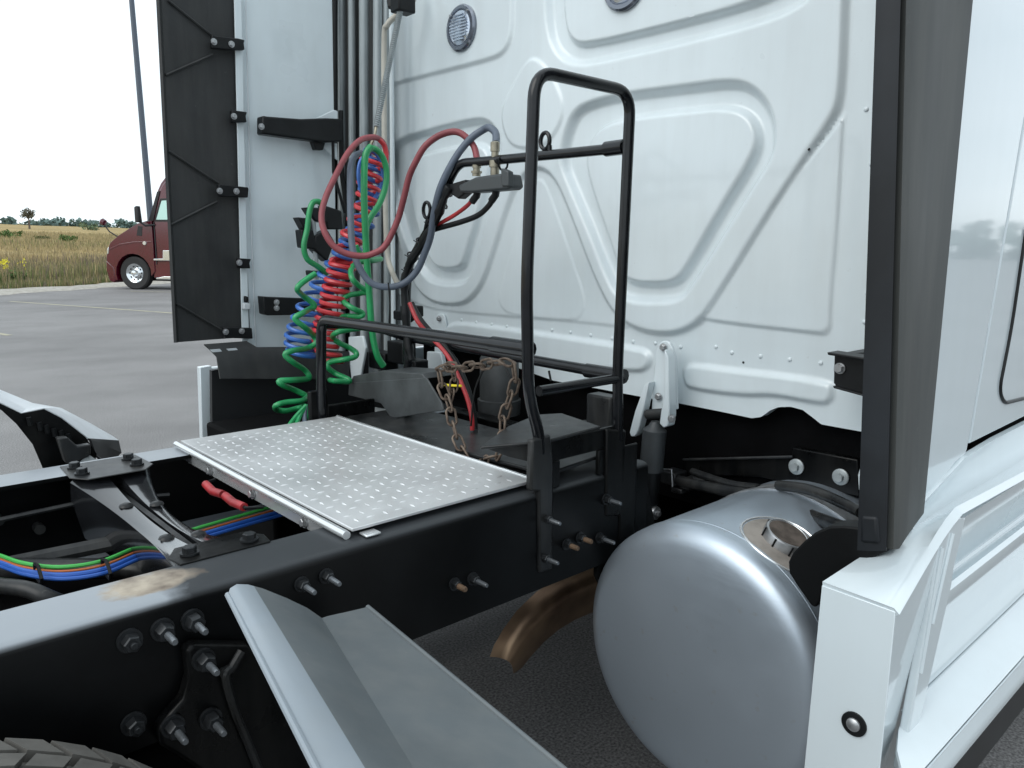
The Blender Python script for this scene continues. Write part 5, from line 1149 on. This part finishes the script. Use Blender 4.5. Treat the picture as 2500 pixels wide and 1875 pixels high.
pad = [(.095*math.cos(a_)*(1 if math.cos(a_) > 0 else 1.0), .30*math.sin(a_)) for a_ in np.linspace(0, math.tau, 30, endpoint=False)]
rr_ = [[tankp(dx*k/6, da*k/6, .0022 if k < 6 else -.001) for dx, da in pad+[pad[0]]] for k in range(0, 7)]
MB().sheet(rr_, .0008).build('filler_pad', TANKD, FT, smooth=60)
MB().tube([tankp(dx*1.0, da*1.0, .001) for dx, da in pad], .0028, 6, closed=True).build('pad_bead', ALUE, FT)
# tank straps and step bracket out of sight keep their place
for x_ in (1.75, 2.1): MB().lathe((x_, cy, cz), (1, 0, 0), [(0, R_-.001), (0, R_+.004), (.06, R_+.004), (.06, R_-.001)], 64).build('tank_strap', STEEL, FT)

# black moulded filler pocket between tank, lip and fairing
bl = [(1924, 1372), (1935, 1350), (1962, 1322), (1990, 1300), (2025, 1285), (2060, 1284), (2110, 1290), (2170, 1320), (2170, 1345), (2110, 1372), (2060, 1400), (2012, 1425), (2002, 1468), (1990, 1484), (1980, 1480), (1945, 1430), (1926, 1400)]
MB().prism([P(x_, y_, X=1.30) for x_, y_ in bl], (.05, 0, 0)).build('rubber_closeout', mat('closeout_black', (.004, .0045, .005), .5, spec=.2, var=.3, vs=10), TRUCK, bevel=.008, seg=3)
# dark sheet shapes above the tank
UB = put('cab_rear_crossmember', None, TRUCK, loc=(1.85, -.7, .97))
MB().prism([P(1670, 1120, X=1.88), P(1932, 1116, X=1.88), P(1934, 1092, X=1.88), P(2095, 1122, X=1.88), P(2100, 1215, X=1.88), P(1850, 1165, X=1.88), P(1668, 1160, X=1.88)], (.03, 0, 0)).build('beam', BLK, UB, bevel=.004)
MB().tube([P(1668, 1122, X=1.87), P(1935, 1115, X=1.87)], .004, 6).build('beam_edge', BLKG, UB)
wash = MB().lathe((0, 0, 0), (0, 0, 1), [(0, .021), (.004, .021), (.006, .018)], 20); wash.lathe((0, 0, .005), (0, 0, 1), [(0, .011), (.012, .011)], 6); wash = wash.mesh('bolt', GALV, 35)
for (x_, y_) in [(1945, 1139), (2053, 1164)]: put('bolt', wash, UB, mat4=orient(P(x_, y_, X=1.877), (-1, 0, 0)))
LS = MB()
LS.tube(curve([P(1900, 1185, X=1.75), P(1960, 1192, X=1.72), P(2020, 1212, X=1.70), P(2100, 1250, X=1.66)], 6), .013, 10); LS.tube(curve([P(1640, 1170, X=1.84), P(1760, 1195, X=1.8), P(1880, 1215, X=1.76), P(1980, 1260, X=1.7), P(2060, 1290, X=1.6)], 6), .016, 10)
LS.tube(curve([P(1690, 1150, X=1.84), P(1780, 1180, X=1.8), P(1850, 1190, X=1.78)], 5), .010, 8); LS.build('air_pipes', BLKG, TRUCK)
VB = MB()
for (x_, y_, w_, h_) in [(1640, 1165, 34, 40), (1680, 1180, 24, 30), (1715, 1172, 30, 22), (1660, 1195, 26, 20)]:
    p0 = P(x_-w_/2, y_-h_/2, X=1.84); p1 = P(x_+w_/2, y_+h_/2, X=1.84); VB.box((1.82, p1.y, p1.z), (1.88, p0.y, p0.z))
VB.build('height_valve', BLKG, TRUCK, bevel=.004)
MB().tube([P(1618, 1145, X=1.80), P(1640, 1146, X=1.80), P(1642, 1188, X=1.80)], .0025, 6).build('valve_link', STEEL, TRUCK)
ub = MB(); ub.tube(curve([P(1560, 1090, X=2.0), P(1700, 1060, X=2.0), P(1900, 1010, X=2.1)], 5), .03, 10); ub.build('steering_shaft', BLK, TRUCK)
UBP = put('cab_air_spring', None, TRUCK, loc=(1.75, -.15, .9))
MB().lathe((1.72, -.12, .88), (0, 0, 1), [(0, .06), (.02, .075), (.06, .07), (.08, .078), (.13, .06)], 24).build('bellows', RUB, UBP)

# exhaust pipe end under the rail
EP = put('exhaust_pipe', None, TRUCK, loc=P(1300, 1500, Y=-.2))
ue = [(1520, 1370), (1440, 1385), (1370, 1410), (1310, 1446), (1262, 1492), (1228, 1538), (1206, 1576), (1196, 1603)]
me_ = [(1520, 1390), (1440, 1420), (1375, 1450), (1325, 1490), (1282, 1535), (1252, 1580), (1240, 1606), (1238, 1612)]
le = [(1520, 1460), (1450, 1490), (1400, 1512), (1362, 1535), (1325, 1566), (1292, 1602), (1272, 1628), (1252, 1642)]
rows = []
for a_, b_, c_ in zip(ue, me_, le):
    r_ = []
    for k in range(9):
        t_ = k/8; px = (1-t_)**2*a_[0]+2*t_*(1-t_)*(2*b_[0]-.5*(a_[0]+c_[0]))+t_*t_*c_[0]; py__ = (1-t_)**2*a_[1]+2*t_*(1-t_)*(2*b_[1]-.5*(a_[1]+c_[1]))+t_*t_*c_[1]
        r_.append(P(px, py__, Y=-.16-.035*math.sin(math.pi*t_)+.004*math.sin(7*t_)))
    rows.append(r_)
MB().sheet(rows, .004).build('pipe_end', RUST, EP, smooth=60)

# ---- near chassis fairing ---------------------------------------------------------------
CF = put('chassis_fairing', None, TRUCK, loc=(1.2, -1.2, .6))
XR = 1.20
A_ = P(2008, 1430, X=XR); B_ = P(2187, 1494, X=XR)                # top corners of the rear return
Ad = P(1965, 1875, X=XR); Bd = P(2150, 1875, X=XR)
A2 = A_+(Ad-A_)*1.8; B2 = B_+(Bd-B_)*1.8
rr = MB(); rr.prism([A_+V((0,0,.0015)), B_+V((0, -.0006, .001)), B2+V((0, .0006, 0)), A2], (-.003, 0, 0)); RTN = rr.build('rear_return', WHITE2, CF, bevel=.0012, seg=2)
q = P(2088, 1765, X=XR); q.x = XR-.003
wv = MB().lathe(q, (-1, 0, 0), [(0, .0205), (.003, .0205), (.004, .017)], 26); wv.build('rubber_washer', PLA, RTN)
MB().lathe(q+V((-.0035, 0, 0)), (-1, 0, 0), [(0, .0115), (.003, .011), (.006, .007), (.007, .0)], 20).build('button_bolt', STEEL, RTN)
Yo = B_.y
# top ledge
Yo = B_.y
ti = [A_, P(2150, 1342, Y=-1.11), P(2300, 1245, Y=-1.13), P(2500, 1128, Y=-1.14), V((3.8, -1.14, 1.045))]
to = [B_, P(2246, 1392, Y=Yo), P(2290, 1318, Y=Yo), P(2335, 1254, Y=Yo), P(2500, 1163, Y=Yo), V((3.8, Yo, 1.07))]
def at_x(l_, x_):
    for a_, b_ in zip(l_, l_[1:]):
        if a_.x <= x_ <= b_.x: return a_.lerp(b_, (x_-a_.x)/(b_.x-a_.x))
    return l_[-1].copy() if x_ > l_[-1].x else l_[0].copy()
xs_ = sorted(list(np.linspace(XR, 3.8, 22))+[1.24, 1.29, 1.33, 1.36, 1.40, 1.44, 1.48])
rows = []
for x_ in xs_:
    a_, b_ = at_x(ti, x_), at_x(to, x_); r_ = [a_.lerp(b_, k/6) for k in range(6)]+[b_+V((0, .004, 0)), b_+V((0, -.0005, -.006))]; rows.append(r_)
MB().sheet(rows, -.008).build('top_ledge', WHITE2, CF, smooth=60)
def gz(py, Y): return P(2500, py, Y=Y).z
up_ = [(-1.2005, gz(1170, -1.2)), (-1.196, gz(1182, -1.196)), (-1.164, gz(1256, -1.164)), (-1.168, gz(1264, -1.168)), (-1.196, gz(1284, -1.196)), (-1.2035, gz(1300, -1.2035)), (-1.2035, gz(1318, -1.2035)), (-1.196, gz(1332, -1.196)), (-1.183, gz(1385, -1.183)), (-1.171, gz(1438, -1.171)), (-1.174, gz(1448, -1.174))]
lo_ = [(-1.172, gz(1447, -1.172)), (-1.180, gz(1456, -1.180)), (-1.192, gz(1478, -1.192)), (-1.210, gz(1512, -1.210)), (-1.230, gz(1556, -1.230)), (-1.2495, gz(1600, -1.2495))]
tr_ = [(-1.2485, gz(1604, -1.2485)), (-1.251, gz(1609, -1.251)), (-1.257, gz(1640, -1.257)), (-1.260, gz(1655, -1.260)), (-1.259, gz(1666, -1.259)), (-1.245, gz(1668, -1.259)-.004)]
def sweep(name, prof, xa, xb, m_=WHITE2, th=.006, xoff=None):
    rows = []
    for k in range(9):
        x_ = xa+(xb-xa)*k/8; rows.append([V((x_ if (k or not xoff) else x_+xoff[i], y_, z_)) for i, (y_, z_) in enumerate(prof)])
    return MB().sheet(rows, th).build(name, m_, CF, smooth=40)
xr0 = 1.415
sweep('outer_skin', up_, xr0, 4.2)
sweep('step_flare', lo_, 1.30, 4.2, xoff=[.05, .04, -.01, -.06, -.09, -.12]); sweep('step_trim', tr_, 1.18, 4.2)
# plain black strip under the trim
zb_ = tr_[-1][1]; MB().box((1.18, -1.256, zb_-.07), (4.2, -1.242, zb_-.001)).build('black_strip', PLA, CF)
# corner post and the raised frame round the recesses
def xz(px, py): q = P(px, py, Y=Yo); return (q.x, q.z)
post = [(B_.x, B_.z), xz(2246, 1395), xz(2286, 1326), xz(2262, 1500), xz(2234, 1660), xz(2198, 1880), (P(2190, 1880, Y=Yo).x-.03, .35), (XR, .35)]
MB().prism([V((a_, Yo+.07*(B_.z-b_), b_)) for a_, b_ in post], (0, .012, 0)).build('corner_post', WHITE2, CF, bevel=.002)
fr_ = [xz(2286, 1326), xz(2330, 1262), xz(2352, 1262), xz(2322, 1392), xz(2318, 1425), xz(2250, 1722), xz(2205, 1880), xz(2196, 1880), xz(2234, 1660), xz(2262, 1500)]
MB().prism([V((a_, Yo-.004, b_)) for a_, b_ in fr_], (0, .016, 0)).build('recess_frame', WHITE2, CF, bevel=.0035, seg=3)
for (a_, b_) in [((2292, 1335), (2240, 1640)), ((2318, 1300), (2268, 1520))]:
    MB().tube([V((xz(*a_)[0], Yo-.005, xz(*a_)[1])), V((xz(*b_)[0], Yo-.005, xz(*b_)[1]))], .0035, 8).build('pressed_rib', WHITE2, CF)
MB().prism([V((1.22, Yo+.052, .80)), V((1.44, Yo+.052, .80)), V((1.44, Yo+.052, .35)), V((1.22, Yo+.052, .35))], (0, .01, 0)).build('post_foot', WHITE2, CF)
# steer/ground clearance: dark underside of the fairing
MB().box((XR+.05, -1.12, .40), (4.2, -1.10, .95)).build('inner_skin', MATTE, CF)
